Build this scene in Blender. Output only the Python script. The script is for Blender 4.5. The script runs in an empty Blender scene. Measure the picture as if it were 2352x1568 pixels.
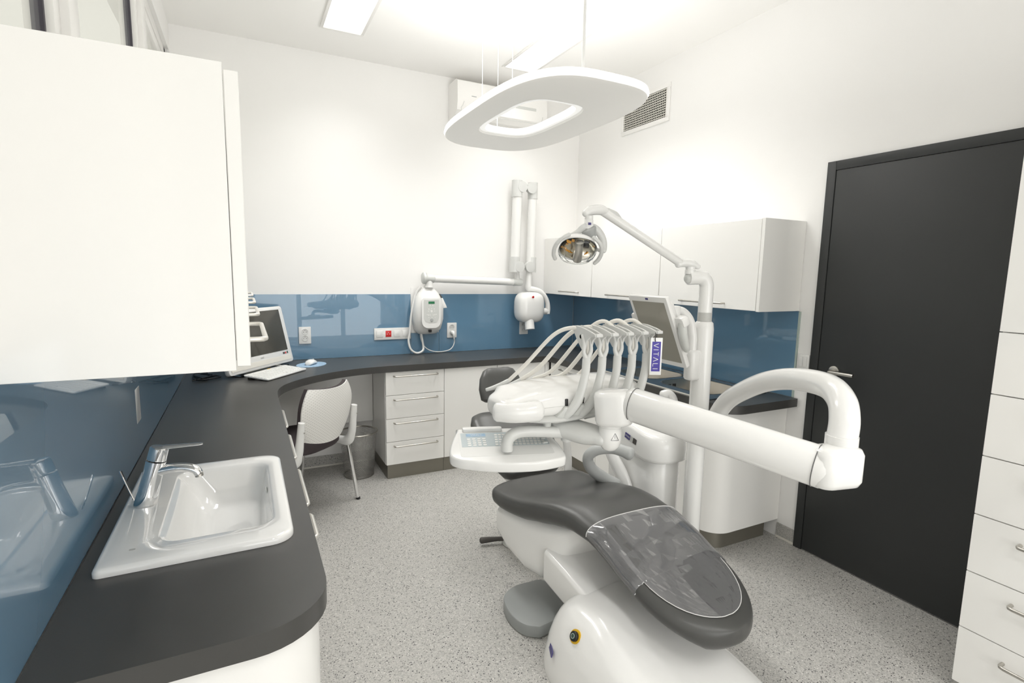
import bpy, bmesh, math, random
from mathutils import Vector, Matrix, Euler
random.seed(7)
PI = math.pi
scene = bpy.context.scene
COL = scene.collection

# ------------------------------------------------------------------ camera
def make_camera():
    cam = bpy.data.cameras.new('camera')
    cam.sensor_fit = 'HORIZONTAL'; cam.sensor_width = 36.0
    cam.lens = 1211.9 / 2352 * 36.0
    cam.clip_start = 0.02; cam.clip_end = 100
    o = bpy.data.objects.new('camera', cam); COL.objects.link(o)
    yaw, pitch, roll = 0.46872, -0.12967, -0.01854
    fw = Vector((math.sin(yaw)*math.cos(pitch), math.cos(yaw)*math.cos(pitch), math.sin(pitch)))
    r0 = Vector((math.cos(yaw), -math.sin(yaw), 0)); d0 = fw.cross(r0)
    r = r0*math.cos(roll) + d0*math.sin(roll)
    d = -r0*math.sin(roll) + d0*math.cos(roll)
    M = Matrix((( r.x, -d.x, -fw.x, 0), (r.y, -d.y, -fw.y, 0), (r.z, -d.z, -fw.z, 1.47), (0, 0, 0, 1)))
    o.matrix_world = M
    scene.camera = o
make_camera()

# ------------------------------------------------------------------ world and exposure
w = bpy.data.worlds.new('daylight_fill'); scene.world = w; w.use_nodes = True
bg = w.node_tree.nodes['Background']
bg.inputs[0].default_value = (0.78, 0.77, 0.68, 1); bg.inputs[1].default_value = 0.85
vs = scene.view_settings
vs.view_transform = 'Standard'; vs.look = 'None'; vs.gamma = 1.0; vs.use_curve_mapping = False
vs.exposure = 0.27
scene.cycles.use_denoising = True
scene.cycles.max_bounces = 14; scene.cycles.diffuse_bounces = 8; scene.cycles.glossy_bounces = 5
scene.cycles.transparent_max_bounces = 12

# room constants
XL, XR, YB, YF, ZC = -0.352, 2.665, 4.035, -2.6, 2.94
ZT = 0.82      # worktop top
UP_W = 8.5     # uplight added on the pendant to lift the ceiling
FILL_W = 66.0    # added frontal fill, shining in through the made-up front window
LAMP_W = 11.0  # strength of the ceiling luminaires

# ------------------------------------------------------------------ materials
MATS = {}
def pm(name, col, rough=0.5, metal=0.0, coat=0.0, spec=0.5, emit=None, es=0.0, alpha=1.0, trans=0.0, ior=1.45,
       noise=0.0, nscale=40.0, bump=0.0, bscale=200.0, croug=0.05):
    m = bpy.data.materials.new(name); m.use_nodes = True
    nt = m.node_tree; b = nt.nodes['Principled BSDF']
    c = (*col, 1)
    b.inputs['Base Color'].default_value = c
    b.inputs['Roughness'].default_value = rough; b.inputs['Metallic'].default_value = metal
    b.inputs['Coat Weight'].default_value = coat; b.inputs['Coat Roughness'].default_value = croug
    b.inputs['Specular IOR Level'].default_value = spec
    b.inputs['Alpha'].default_value = alpha; b.inputs['Transmission Weight'].default_value = trans
    b.inputs['IOR'].default_value = ior
    if emit: b.inputs['Emission Color'].default_value = (*emit, 1); b.inputs['Emission Strength'].default_value = es
    if noise or bump:
        tc = nt.nodes.new('ShaderNodeTexCoord')
    if noise:
        n = nt.nodes.new('ShaderNodeTexNoise'); n.inputs['Scale'].default_value = nscale; n.inputs['Detail'].default_value = 3
        nt.links.new(tc.outputs['Object'], n.inputs['Vector'])
        mx = nt.nodes.new('ShaderNodeMix'); mx.data_type = 'RGBA'
        mx.inputs[6].default_value = tuple(v*(1-noise) for v in col)+(1,)
        mx.inputs[7].default_value = tuple(min(1, v*(1+noise)) for v in col)+(1,)
        nt.links.new(n.outputs['Fac'], mx.inputs[0]); nt.links.new(mx.outputs[2], b.inputs['Base Color'])
    if bump:
        n2 = nt.nodes.new('ShaderNodeTexNoise'); n2.inputs['Scale'].default_value = bscale; n2.inputs['Detail'].default_value = 2
        nt.links.new(tc.outputs['Object'], n2.inputs['Vector'])
        bp = nt.nodes.new('ShaderNodeBump'); bp.inputs['Strength'].default_value = bump; bp.inputs['Distance'].default_value = 0.002
        nt.links.new(n2.outputs['Fac'], bp.inputs['Height']); nt.links.new(bp.outputs['Normal'], b.inputs['Normal'])
    MATS[name] = m
    return m
WHITE = (0.83, 0.815, 0.77)
pm('wall_paint', (0.865, 0.858, 0.845), 0.75, noise=0.008, nscale=3, bump=0.04, bscale=300)
pm('ceiling_paint', (0.92, 0.912, 0.895), 0.85, noise=0.008, nscale=2)
pm('laminate', (0.88, 0.873, 0.85), 0.16, coat=0.3, noise=0.006, nscale=5)
pm('laminate_edge', (0.74, 0.72, 0.66), 0.3, noise=0.01)
pm('worktop', (0.058, 0.057, 0.054), 0.31, noise=0.12, nscale=9, bump=0.06, bscale=900)
pm('blue_glass', (0.115, 0.232, 0.35), 0.25, coat=1.0, croug=0.01, noise=0.03, nscale=1.5)
pm('glass_edge', (0.42, 0.5, 0.46), 0.2)
pm('steel', (0.55, 0.53, 0.49), 0.3, metal=1.0, noise=0.06, nscale=60)
pm('steel_bowl', (0.42, 0.39, 0.34), 0.32, metal=1.0, noise=0.1, nscale=14)
pm('plinth', (0.25, 0.235, 0.2), 0.42, metal=0.7, noise=0.06, nscale=6)
pm('chrome', (0.86, 0.86, 0.86), 0.04, metal=1.0)
pm('ceramic', (0.86, 0.853, 0.835), 0.06, coat=0.8, noise=0.005)
pm('white_plastic', (0.79, 0.79, 0.775), 0.22, coat=0.35, noise=0.005)
pm('unit_white', (0.79, 0.787, 0.772), 0.2, coat=0.4, noise=0.005)
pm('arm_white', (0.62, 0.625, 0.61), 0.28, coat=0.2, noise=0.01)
pm('hose', (0.76, 0.74, 0.69), 0.35, noise=0.02)
pm('light_grey', (0.6, 0.61, 0.59), 0.35, noise=0.01)
pm('mid_grey', (0.3, 0.315, 0.31), 0.4, noise=0.02)
pm('armrest_grey', (0.4, 0.41, 0.405), 0.33, noise=0.02)
pm('vinyl', (0.07, 0.07, 0.067), 0.32, noise=0.05, nscale=12, bump=0.08, bscale=700)
def film_material():
    m = bpy.data.materials.new('clear_cover'); m.use_nodes = True; nt = m.node_tree
    nt.nodes.remove(nt.nodes['Principled BSDF']); out = nt.nodes['Material Output']
    tr = nt.nodes.new('ShaderNodeBsdfTransparent'); tr.inputs[0].default_value = (0.93, 0.93, 0.94, 1)
    df = nt.nodes.new('ShaderNodeBsdfDiffuse'); df.inputs[0].default_value = (0.6, 0.6, 0.61, 1)
    gl = nt.nodes.new('ShaderNodeBsdfGlossy'); gl.inputs['Roughness'].default_value = 0.035
    tc = nt.nodes.new('ShaderNodeTexCoord'); nz = nt.nodes.new('ShaderNodeTexNoise'); nz.inputs['Scale'].default_value = 5; nz.inputs['Detail'].default_value = 2
    bp = nt.nodes.new('ShaderNodeBump'); bp.inputs['Strength'].default_value = 0.02; bp.inputs['Distance'].default_value = 0.01
    nt.links.new(tc.outputs['Object'], nz.inputs['Vector']); nt.links.new(nz.outputs['Fac'], bp.inputs['Height']); nt.links.new(bp.outputs['Normal'], gl.inputs['Normal'])
    m1 = nt.nodes.new('ShaderNodeMixShader'); m1.inputs[0].default_value = 0.26
    nt.links.new(tr.outputs[0], m1.inputs[1]); nt.links.new(df.outputs[0], m1.inputs[2])
    fr = nt.nodes.new('ShaderNodeFresnel'); fr.inputs['IOR'].default_value = 1.9
    m2 = nt.nodes.new('ShaderNodeMixShader'); nt.links.new(fr.outputs[0], m2.inputs[0])
    nt.links.new(m1.outputs[0], m2.inputs[1]); nt.links.new(gl.outputs[0], m2.inputs[2]); nt.links.new(m2.outputs[0], out.inputs['Surface'])
    MATS['clear_cover'] = m
film_material()
pm('cover_rim', (0.72, 0.71, 0.7), 0.25, noise=0.02)
pm('chair_fabric', (0.055, 0.043, 0.046), 0.85, noise=0.15, nscale=200, bump=0.3, bscale=900)
pm('door_paint', (0.03, 0.032, 0.032), 0.42, noise=0.04, nscale=4, bump=0.03, bscale=600)
pm('black', (0.012, 0.012, 0.013), 0.4, noise=0.1)
pm('dark_grey', (0.07, 0.065, 0.06), 0.45, noise=0.1)
pm('screen', (0.055, 0.052, 0.042), 0.12, coat=0.5, noise=0.04, nscale=2)
pm('screen_grey', (0.33, 0.315, 0.27), 0.1, coat=1.0, noise=0.04, nscale=2)
pm('screen_dark', (0.05, 0.047, 0.04), 0.12, noise=0.04)
pm('violet', (0.062, 0.045, 0.33), 0.4, noise=0.03)
pm('dull_violet', (0.07, 0.062, 0.2), 0.4, noise=0.03)
pm('red', (0.62, 0.03, 0.03), 0.3, noise=0.05)
pm('yellow', (0.75, 0.45, 0.02), 0.4, noise=0.05)
pm('dark_green', (0.03, 0.07, 0.055), 0.3, noise=0.05)
pm('lcd_green', (0.02, 0.14, 0.06), 0.2, emit=(0.02, 0.2, 0.08), es=0.15, noise=0.1)
pm('amber', (0.75, 0.36, 0.06), 0.12, metal=0.6, noise=0.25, nscale=60)
pm('mirror_facet', (0.8, 0.78, 0.72), 0.08, metal=1.0, noise=0.2, nscale=90)
pm('clear_plastic', (0.92, 0.93, 0.92), 0.04, trans=1.0, ior=1.25, noise=0.005)
pm('window_glass', (0.9, 0.92, 0.9), 0.02, alpha=0.12, noise=0.003)
pm('pvc', (0.84, 0.83, 0.81), 0.3, noise=0.008)
pm('gasket', (0.05, 0.045, 0.06), 0.5, noise=0.05)
pm('diffuser', (0.9, 0.9, 0.88), 0.5, emit=(1.0, 0.985, 0.94), es=1.0, noise=0.002)
pm('lamp_shell', (0.84, 0.83, 0.8), 0.45, emit=(1, 0.98, 0.93), es=0.1, noise=0.005)
pm('lamp_rim', (0.88, 0.88, 0.87), 0.35, emit=(1, 0.99, 0.96), es=0.35, noise=0.002)
pm('pad_blue', (0.33, 0.47, 0.62), 0.7, noise=0.35, nscale=70)
pm('key_blue', (0.5, 0.56, 0.58), 0.35, noise=0.02)
pm('key_white', (0.8, 0.8, 0.78), 0.4, noise=0.01)
pm('mesh_metal', (0.35, 0.34, 0.32), 0.4, metal=1.0, noise=0.05)
pm('ink', (0.12, 0.12, 0.12), 0.6, noise=0.05)
pm('sticker_grey', (0.5, 0.5, 0.48), 0.5, noise=0.1, nscale=300)

def floor_material():
    m = bpy.data.materials.new('speckled_vinyl_floor'); m.use_nodes = True
    nt = m.node_tree; b = nt.nodes['Principled BSDF']; b.inputs['Roughness'].default_value = 0.42
    tc = nt.nodes.new('ShaderNodeTexCoord')
    def mixc(fac, a, bcol):
        mx = nt.nodes.new('ShaderNodeMix'); mx.data_type = 'RGBA'
        nt.links.new(fac, mx.inputs[0])
        if isinstance(a, tuple): mx.inputs[6].default_value = a
        else: nt.links.new(a, mx.inputs[6])
        mx.inputs[7].default_value = bcol
        return mx.outputs[2]
    def ramp(src, p0, p1):
        r = nt.nodes.new('ShaderNodeMapRange'); r.inputs['From Min'].default_value = p0; r.inputs['From Max'].default_value = p1
        nt.links.new(src, r.inputs['Value']); return r.outputs['Result']
    def vor(scale):
        v = nt.nodes.new('ShaderNodeTexVoronoi'); v.inputs['Scale'].default_value = scale
        nt.links.new(tc.outputs['Object'], v.inputs['Vector']); return v
    n = nt.nodes.new('ShaderNodeTexNoise'); n.inputs['Scale'].default_value = 170; n.inputs['Detail'].default_value = 4
    nt.links.new(tc.outputs['Object'], n.inputs['Vector'])
    c = mixc(ramp(n.outputs['Fac'], 0.35, 0.65), (0.36, 0.354, 0.336, 1), (0.51, 0.5, 0.475, 1))
    def flecks(c, scale, lo, hi, col, dist):
        v = vor(scale)
        sep = nt.nodes.new('ShaderNodeSeparateColor'); nt.links.new(v.outputs['Color'], sep.inputs[0])
        g1 = nt.nodes.new('ShaderNodeMath'); g1.operation = 'GREATER_THAN'; g1.inputs[1].default_value = lo
        nt.links.new(sep.outputs[0], g1.inputs[0])
        g2 = nt.nodes.new('ShaderNodeMath'); g2.operation = 'LESS_THAN'; g2.inputs[1].default_value = dist
        nt.links.new(v.outputs['Distance'], g2.inputs[0])
        mu = nt.nodes.new('ShaderNodeMath'); mu.operation = 'MULTIPLY'
        nt.links.new(g1.outputs[0], mu.inputs[0]); nt.links.new(g2.outputs[0], mu.inputs[1])
        return mixc(mu.outputs[0], c, col)
    c = flecks(c, 190, 0.72, 1, (0.56, 0.545, 0.515, 1), 0.45)
    c = flecks(c, 170, 0.8, 1, (0.2, 0.195, 0.185, 1), 0.42)
    c = flecks(c, 150, 0.93, 1, (0.03, 0.03, 0.035, 1), 0.4)
    c = flecks(c, 140, 0.95, 1, (0.7, 0.685, 0.65, 1), 0.35)
    nt.links.new(c, b.inputs['Base Color'])
    MATS['floor'] = m
floor_material()

def perforated_material():
    m = bpy.data.materials.new('perforated_plastic'); m.use_nodes = True
    nt = m.node_tree; b = nt.nodes['Principled BSDF']; b.inputs['Roughness'].default_value = 0.35
    tc = nt.nodes.new('ShaderNodeTexCoord'); sp = nt.nodes.new('ShaderNodeSeparateXYZ')
    nt.links.new(tc.outputs['Object'], sp.inputs[0])
    def mth(op, a, v=None):
        n = nt.nodes.new('ShaderNodeMath'); n.operation = op
        if isinstance(a, (int, float)): n.inputs[0].default_value = a
        else: nt.links.new(a, n.inputs[0])
        if v is not None:
            if isinstance(v, (int, float)): n.inputs[1].default_value = v
            else: nt.links.new(v, n.inputs[1])
        return n.outputs[0]
    a = mth('SINE', mth('MULTIPLY', sp.outputs['X'], 2*PI/0.021))
    c = mth('SINE', mth('MULTIPLY', sp.outputs['Z'], 2*PI/0.016))
    hole = mth('GREATER_THAN', mth('MULTIPLY', a, c), 0.45)
    mx = nt.nodes.new('ShaderNodeMix'); mx.data_type = 'RGBA'
    nt.links.new(hole, mx.inputs[0]); mx.inputs[6].default_value = (0.82, 0.81, 0.78, 1); mx.inputs[7].default_value = (0.68, 0.67, 0.64, 1)
    nt.links.new(mx.outputs[2], b.inputs['Base Color'])
    bp = nt.nodes.new('ShaderNodeBump'); bp.invert = True; bp.inputs['Strength'].default_value = 0.5; bp.inputs['Distance'].default_value = 0.002
    nt.links.new(hole, bp.inputs['Height']); nt.links.new(bp.outputs['Normal'], b.inputs['Normal'])
    MATS['perforated'] = m
perforated_material()

def mesh_bin_material():
    m = bpy.data.materials.new('wire_mesh'); m.use_nodes = True
    nt = m.node_tree; b = nt.nodes['Principled BSDF']
    b.inputs['Base Color'].default_value = (0.5, 0.49, 0.47, 1); b.inputs['Metallic'].default_value = 0.6; b.inputs['Roughness'].default_value = 0.4
    tc = nt.nodes.new('ShaderNodeTexCoord')
    w1 = nt.nodes.new('ShaderNodeTexWave'); w1.bands_direction = 'Z'; w1.inputs['Scale'].default_value = 60
    nt.links.new(tc.outputs['Object'], w1.inputs['Vector'])
    w2 = nt.nodes.new('ShaderNodeTexWave'); w2.bands_direction = 'DIAGONAL'; w2.inputs['Scale'].default_value = 50
    nt.links.new(tc.outputs['Object'], w2.inputs['Vector'])
    mxm = nt.nodes.new('ShaderNodeMath'); mxm.operation = 'MAXIMUM'
    nt.links.new(w1.outputs['Fac'], mxm.inputs[0]); nt.links.new(w2.outputs['Fac'], mxm.inputs[1])
    r = nt.nodes.new('ShaderNodeMapRange'); r.inputs['From Min'].default_value = 0.45; r.inputs['From Max'].default_value = 0.9
    r.inputs['To Min'].default_value = 0.06; r.inputs['To Max'].default_value = 0.6
    nt.links.new(mxm.outputs[0], r.inputs['Value']); nt.links.new(r.outputs['Result'], b.inputs['Alpha'])
    MATS['wire_mesh'] = m
mesh_bin_material()

# ------------------------------------------------------------------ mesh helpers
WM = {}
def bmn(): return bmesh.new()
def xf(bm, n0, M):
    bm.verts.ensure_lookup_table()
    bmesh.ops.transform(bm, matrix=M, verts=bm.verts[n0:])
def box(bm, x0, x1, y0, y1, z0, z1, bev=0.0, seg=2):
    M = Matrix.Translation(((x0+x1)/2, (y0+y1)/2, (z0+z1)/2)) @ Matrix.Diagonal((abs(x1-x0), abs(y1-y0), abs(z1-z0), 1))
    r = bmesh.ops.create_cube(bm, size=1.0, matrix=M)
    if bev:
        es = list({e for v in r['verts'] for e in v.link_edges})
        bmesh.ops.bevel(bm, geom=es, offset=bev, segments=seg, affect='EDGES', profile=0.5)
    return bm
def bx(*a, **k): return box(bmn(), *a, **k)
def loft(bm, rings, cap0=True, cap1=True, closed=True):
    vr = [[bm.verts.new(p) for p in r] for r in rings]
    n = len(vr[0]); m = n if closed else n-1
    for a, b in zip(vr[:-1], vr[1:]):
        for i in range(m):
            j = (i+1) % n
            try: bm.faces.new((a[i], a[j], b[j], b[i]))
            except ValueError: pass
    if cap0 and closed: bm.faces.new(vr[0][::-1])
    if cap1 and closed: bm.faces.new(vr[-1])
    return bm
def cat(pts, k=6):
    P = [Vector(p) for p in pts]
    if len(P) < 3: return P
    Q = [2*P[0]-P[1]] + P + [2*P[-1]-P[-2]]
    out = []
    for i in range(1, len(Q)-2):
        p0, p1, p2, p3 = Q[i-1:i+3]
        for s in range(k):
            t = s/k
            out.append(0.5*((2*p1)+(p2-p0)*t+(2*p0-5*p1+4*p2-p3)*t*t+(3*p1-p0-3*p2+p3)*t**3))
    out.append(P[-1]); return out
def sweep(bm, pts, r, n=12, k=6, sx=1.0, sy=1.0, cap=True, up=(0, 0, 1), dome=False):
    """tube along a path; r a number or list of radii per control point"""
    m = len(pts)
    P = cat(pts, k) if k > 1 else [Vector(p) for p in pts]
    if isinstance(r, (int, float)): R = [r]*len(P)
    else:
        R = []
        for i in range(len(P)):
            t = i/(len(P)-1)*(m-1); a = min(int(t), m-2); f = t-a
            f = f*f*(3-2*f); R.append(r[a]*(1-f)+r[a+1]*f)
    T = []
    for i in range(len(P)):
        d = P[min(i+1, len(P)-1)]-P[max(i-1, 0)]
        T.append(d.normalized() if d.length > 1e-9 else Vector((0, 0, 1)))
    u = Vector(up); 
    if abs(u.dot(T[0])) > 0.95: u = Vector((1, 0, 0))
    u = (u-T[0]*u.dot(T[0])).normalized()
    rings = []
    def ring(c, u, t, rad):
        v = t.cross(u)
        return [c+u*(math.cos(a)*rad*sy)+v*(math.sin(a)*rad*sx) for a in [2*PI*i/n for i in range(n)]]
    for i, p in enumerate(P):
        if i: u = (u-T[i]*u.dot(T[i])).normalized()
        if i == 0 and dome:
            for q in (0.15, 0.5, 0.85): rings.append(ring(p-T[0]*R[0]*math.sqrt(max(0, 1-q*q))*dome, u, T[0], R[0]*q))
        rings.append(ring(p, u, T[i], R[i]))
        if i == len(P)-1 and dome:
            for q in (0.85, 0.5, 0.15): rings.append(ring(p+T[i]*R[i]*math.sqrt(max(0, 1-q*q))*dome, u, T[i], R[i]*q))
    return loft(bm, rings, cap, cap)
def tube(*a, **k): return sweep(bmn(), *a, **k)
def frame_to(p0, p1):
    z = (Vector(p1)-Vector(p0)).normalized()
    q = Vector((0, 0, 1)).rotation_difference(z)
    return Matrix.Translation(Vector(p0)) @ q.to_matrix().to_4x4()
def lathe(bm, prof, M=None, n=28, cap0=True, cap1=True):
    """profile of (r, z) about local z"""
    n0 = len(bm.verts)
    rings = [[Vector((max(r, 1e-5)*math.cos(2*PI*i/n), max(r, 1e-5)*math.sin(2*PI*i/n), z)) for i in range(n)] for r, z in prof]
    loft(bm, rings, cap0, cap1)
    if M is not None: xf(bm, n0, M)
    return bm
def rrect(x0, x1, y0, y1, r, k=5):
    if not isinstance(r, (list, tuple)): r = [r]*4
    out = []
    for (cx, cy, a0, rr) in ((x1-r[0], y0+r[0], -PI/2, r[0]), (x1-r[1], y1-r[1], 0, r[1]), (x0+r[2], y1-r[2], PI/2, r[2]), (x0+r[3], y0+r[3], PI, r[3])):
        for i in range(k+1):
            a = a0+PI/2*i/k; out.append((cx+math.cos(a)*rr, cy+math.sin(a)*rr))
    return out
def prism(bm, poly, z0, z1, bev=0.0, M=None):
    n0 = len(bm.verts)
    def ins(p, d):
        if not d: return p
        cx = sum(q[0] for q in p)/len(p); cy = sum(q[1] for q in p)/len(p)
        mx = max(abs(q[0]-cx) for q in p); my = max(abs(q[1]-cy) for q in p)
        return [(cx+(q[0]-cx)*(1-d/mx), cy+(q[1]-cy)*(1-d/my)) for q in p]
    R = lambda p, z: [Vector((q[0], q[1], z)) for q in p]
    if bev: rings = [R(ins(poly, bev), z0), R(ins(poly, bev*0.3), z0+bev*0.3), R(poly, z0+bev), R(poly, z1-bev), R(ins(poly, bev*0.3), z1-bev*0.3), R(ins(poly, bev), z1)]
    else: rings = [R(poly, z0), R(poly, z1)]
    loft(bm, rings)
    if M is not None: xf(bm, n0, M)
    return bm
def prism_holes(bm, outer, holes, z0, z1):
    loops = [outer]+holes
    for z, flip in ((z0, True), (z1, False)):
        es = []
        for lp in loops:
            vs_ = [bm.verts.new((p[0], p[1], z)) for p in lp]
            for i in range(len(vs_)): es.append(bm.edges.new((vs_[i], vs_[(i+1) % len(vs_)])))
        bmesh.ops.triangle_fill(bm, edges=es, use_beauty=True, use_dissolve=False)
    bm.verts.ensure_lookup_table()
    tot = sum(len(l) for l in loops); off = 0
    for lp in loops:
        n = len(lp)
        for i in range(n):
            j = (i+1) % n
            bm.faces.new((bm.verts[off+i], bm.verts[off+j], bm.verts[tot+off+j], bm.verts[tot+off+i]))
        off += n
    bmesh.ops.recalc_face_normals(bm, faces=bm.faces[:])
    return bm
def superellipse(a, b, n=32, e=3.0):
    out = []
    for i in range(n):
        t = 2*PI*i/n; c, s = math.cos(t), math.sin(t)
        out.append((a*math.copysign(abs(c)**(2/e), c), b*math.copysign(abs(s)**(2/e), s)))
    return out

def obj(name, bm, mat, parent=None, local=False, smooth=True, ang=38, sub=0):
    """one mesh object; world coordinates unless local"""
    bmesh.ops.recalc_face_normals(bm, faces=bm.faces[:])
    me = bpy.data.meshes.new(name); bm.to_mesh(me); bm.free()
    me.materials.append(MATS[mat] if isinstance(mat, str) else mat)
    o = bpy.data.objects.new(name, me); COL.objects.link(o)
    if parent is not None:
        if not local: me.transform(WM[parent].inverted())
        o.parent = parent; WM[o] = WM[parent].copy()
    else:
        if not local:
            xs = [v.co for v in me.vertices]
            c = Vector(((min(v.x for v in xs)+max(v.x for v in xs))/2, (min(v.y for v in xs)+max(v.y for v in xs))/2, min(v.z for v in xs)))
            me.transform(Matrix.Translation(-c)); o.location = c; WM[o] = Matrix.Translation(c)
        else: WM[o] = Matrix.Identity(4)
    if smooth:
        me.polygons.foreach_set('use_smooth', [True]*len(me.polygons))
        me.set_sharp_from_angle(angle=math.radians(ang))
    if sub:
        s = o.modifiers.new('subdivision', 'SUBSURF'); s.levels = sub; s.render_levels = sub
    return o
def tag(o, label, cat_, group=None):
    o['label'] = label; o['category'] = cat_
    if group: o['group'] = group
    return o
def thing(name, label, cat_, loc=(0, 0, 0), rotz=0.0, group=None):
    o = bpy.data.objects.new(name, None); COL.objects.link(o); o.empty_display_size = 0.05
    o.location = loc; o.rotation_euler = (0, 0, rotz)
    WM[o] = Matrix.Translation(loc) @ Matrix.Rotation(rotz, 4, 'Z')
    return tag(o, label, cat_, group)
def struct(name, bm, mat, parent=None, label=None, **k):
    o = obj(name, bm, mat, parent, **k)
    if parent is None:
        o['kind'] = 'structure'
        if label: o['label'] = label
    return o
def dup(root, loc, rotz=None, label=None):
    r = root.copy(); COL.objects.link(r); r.location = loc
    if rotz is not None: r.rotation_euler = (0, 0, rotz)
    if label: r['label'] = label
    WM[r] = Matrix.Translation(loc)
    for ch in list(root.children):
        c = ch.copy(); COL.objects.link(c); c.parent = r; WM[c] = WM[r]
        for g in list(ch.children):
            d = g.copy(); COL.objects.link(d); d.parent = c
    return r
def text_on(name, s, size, M, mat, parent, depth=0.0004, align='CENTER'):
    cu = bpy.data.curves.new(name, 'FONT'); cu.body = s; cu.size = size; cu.extrude = depth
    cu.align_x = align; cu.align_y = 'CENTER'
    tmp = bpy.data.objects.new(name, cu); COL.objects.link(tmp)
    me = bpy.data.meshes.new_from_object(tmp.evaluated_get(bpy.context.evaluated_depsgraph_get()))
    bpy.data.objects.remove(tmp)
    me.materials.clear(); me.materials.append(MATS[mat])
    t = bpy.data.objects.new(name, me); COL.objects.link(t)
    t.parent = parent; t.matrix_local = WM[parent].inverted() @ M
    return t
def basis(o, x, y):
    x = Vector(x).normalized(); y = Vector(y); y = (y-x*x.dot(y)).normalized(); z = x.cross(y)
    return Matrix(((x.x, y.x, z.x, o[0]), (x.y, y.y, z.y, o[1]), (x.z, y.z, z.z, o[2]), (0, 0, 0, 1)))
def bow(bm, p0, p1, out, r=0.006, h=0.032, k=1):
    """bow handle: bar from p0 to p1 standing off by h along out"""
    p0, p1, out = Vector(p0), Vector(p1), Vector(out).normalized()
    d = (p1-p0).normalized(); c = 0.012
    pts = [p0, p0+out*(h-c), p0+out*(h-c*0.3)+d*c*0.3, p0+out*h+d*c, p1+out*h-d*c, p1+out*(h-c*0.3)-d*c*0.3, p1+out*(h-c), p1]
    return sweep(bm, pts, r, n=10, k=1, up=d.cross(out))

# ================================================================== STRUCTURE
struct('floor', bx(XL-0.1, XR+0.1, YF-0.1, YB+0.1, -0.08, 0.0), 'floor', label='speckled grey vinyl floor')
struct('ceiling', bx(XL-0.1, XR+0.1, YF-0.1, YB+0.1, ZC, ZC+0.08), 'ceiling_paint')
struct('wall_back', bx(XL-0.1, XR+0.1, YB, YB+0.1, 0, ZC), 'wall_paint')
FX0, FX1, FZ0, FZ1 = 0.1, 2.5, 0.12, 2.2
b = bmn()
box(b, XL-0.1, XR+0.1, YF-0.2, YF, 0, FZ0); box(b, XL-0.1, XR+0.1, YF-0.2, YF, FZ1, ZC)
box(b, XL-0.1, FX0, YF-0.2, YF, FZ0, FZ1); box(b, FX1, XR+0.1, YF-0.2, YF, FZ0, FZ1)
struct('wall_front', b, 'wall_paint')
def added_front_window():  # unseen window made up behind the camera to let frontal fill in
    y = YF-0.1; b = bmn()
    for z0, z1 in ((FZ0, FZ0+0.06), (FZ1-0.06, FZ1)): box(b, FX0, FX1, y-0.035, y+0.035, z0, z1, 0.005)
    xs_ = [FX0, FX0+(FX1-FX0)/3, FX0+(FX1-FX0)*2/3, FX1]
    for x0, x1 in ((FX0, FX0+0.06), (FX1-0.06, FX1), (xs_[1]-0.04, xs_[1]+0.04), (xs_[2]-0.04, xs_[2]+0.04)): box(b, x0, x1, y-0.035, y+0.035, FZ0+0.06, FZ1-0.06, 0.005)
    w_ = struct('added_window', b, 'pvc')
    for x0, x1 in ((FX0+0.06, xs_[1]-0.04), (xs_[1]+0.04, xs_[2]-0.04), (xs_[2]+0.04, FX1-0.06)):
        obj('window_pane', bx(x0, x1, y-0.003, y+0.003, FZ0+0.06, FZ1-0.06), 'window_glass', w_)
    la = bpy.data.lights.new('daylight_fill', 'AREA'); la.shape = 'RECTANGLE'; la.size = FX1-FX0+0.2; la.size_y = FZ1-FZ0+0.2; la.energy = FILL_W; la.color = (0.99, 0.995, 1.0)  # fill lamp added outside the made-up window
    lo = bpy.data.objects.new('daylight_fill', la); COL.objects.link(lo); lo.location = ((FX0+FX1)/2, YF-0.35, (FZ0+FZ1)/2); lo.rotation_euler = (PI/2, 0, 0)
added_front_window()
struct('wall_right', bx(XR, XR+0.1, YF, YB, 0, ZC), 'wall_paint')
WY0, WY1, WZ0, WZ1 = 1.2, 3.98, 1.34, 2.77
b = bmn()
box(b, XL-0.2, XL, YF, YB, 0, WZ0); box(b, XL-0.2, XL, YF, YB, WZ1, ZC)
box(b, XL-0.2, XL, YF, WY0, WZ0, WZ1); box(b, XL-0.2, XL, WY1, YB, WZ0, WZ1)
struct('wall_left', b, 'wall_paint')

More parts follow.
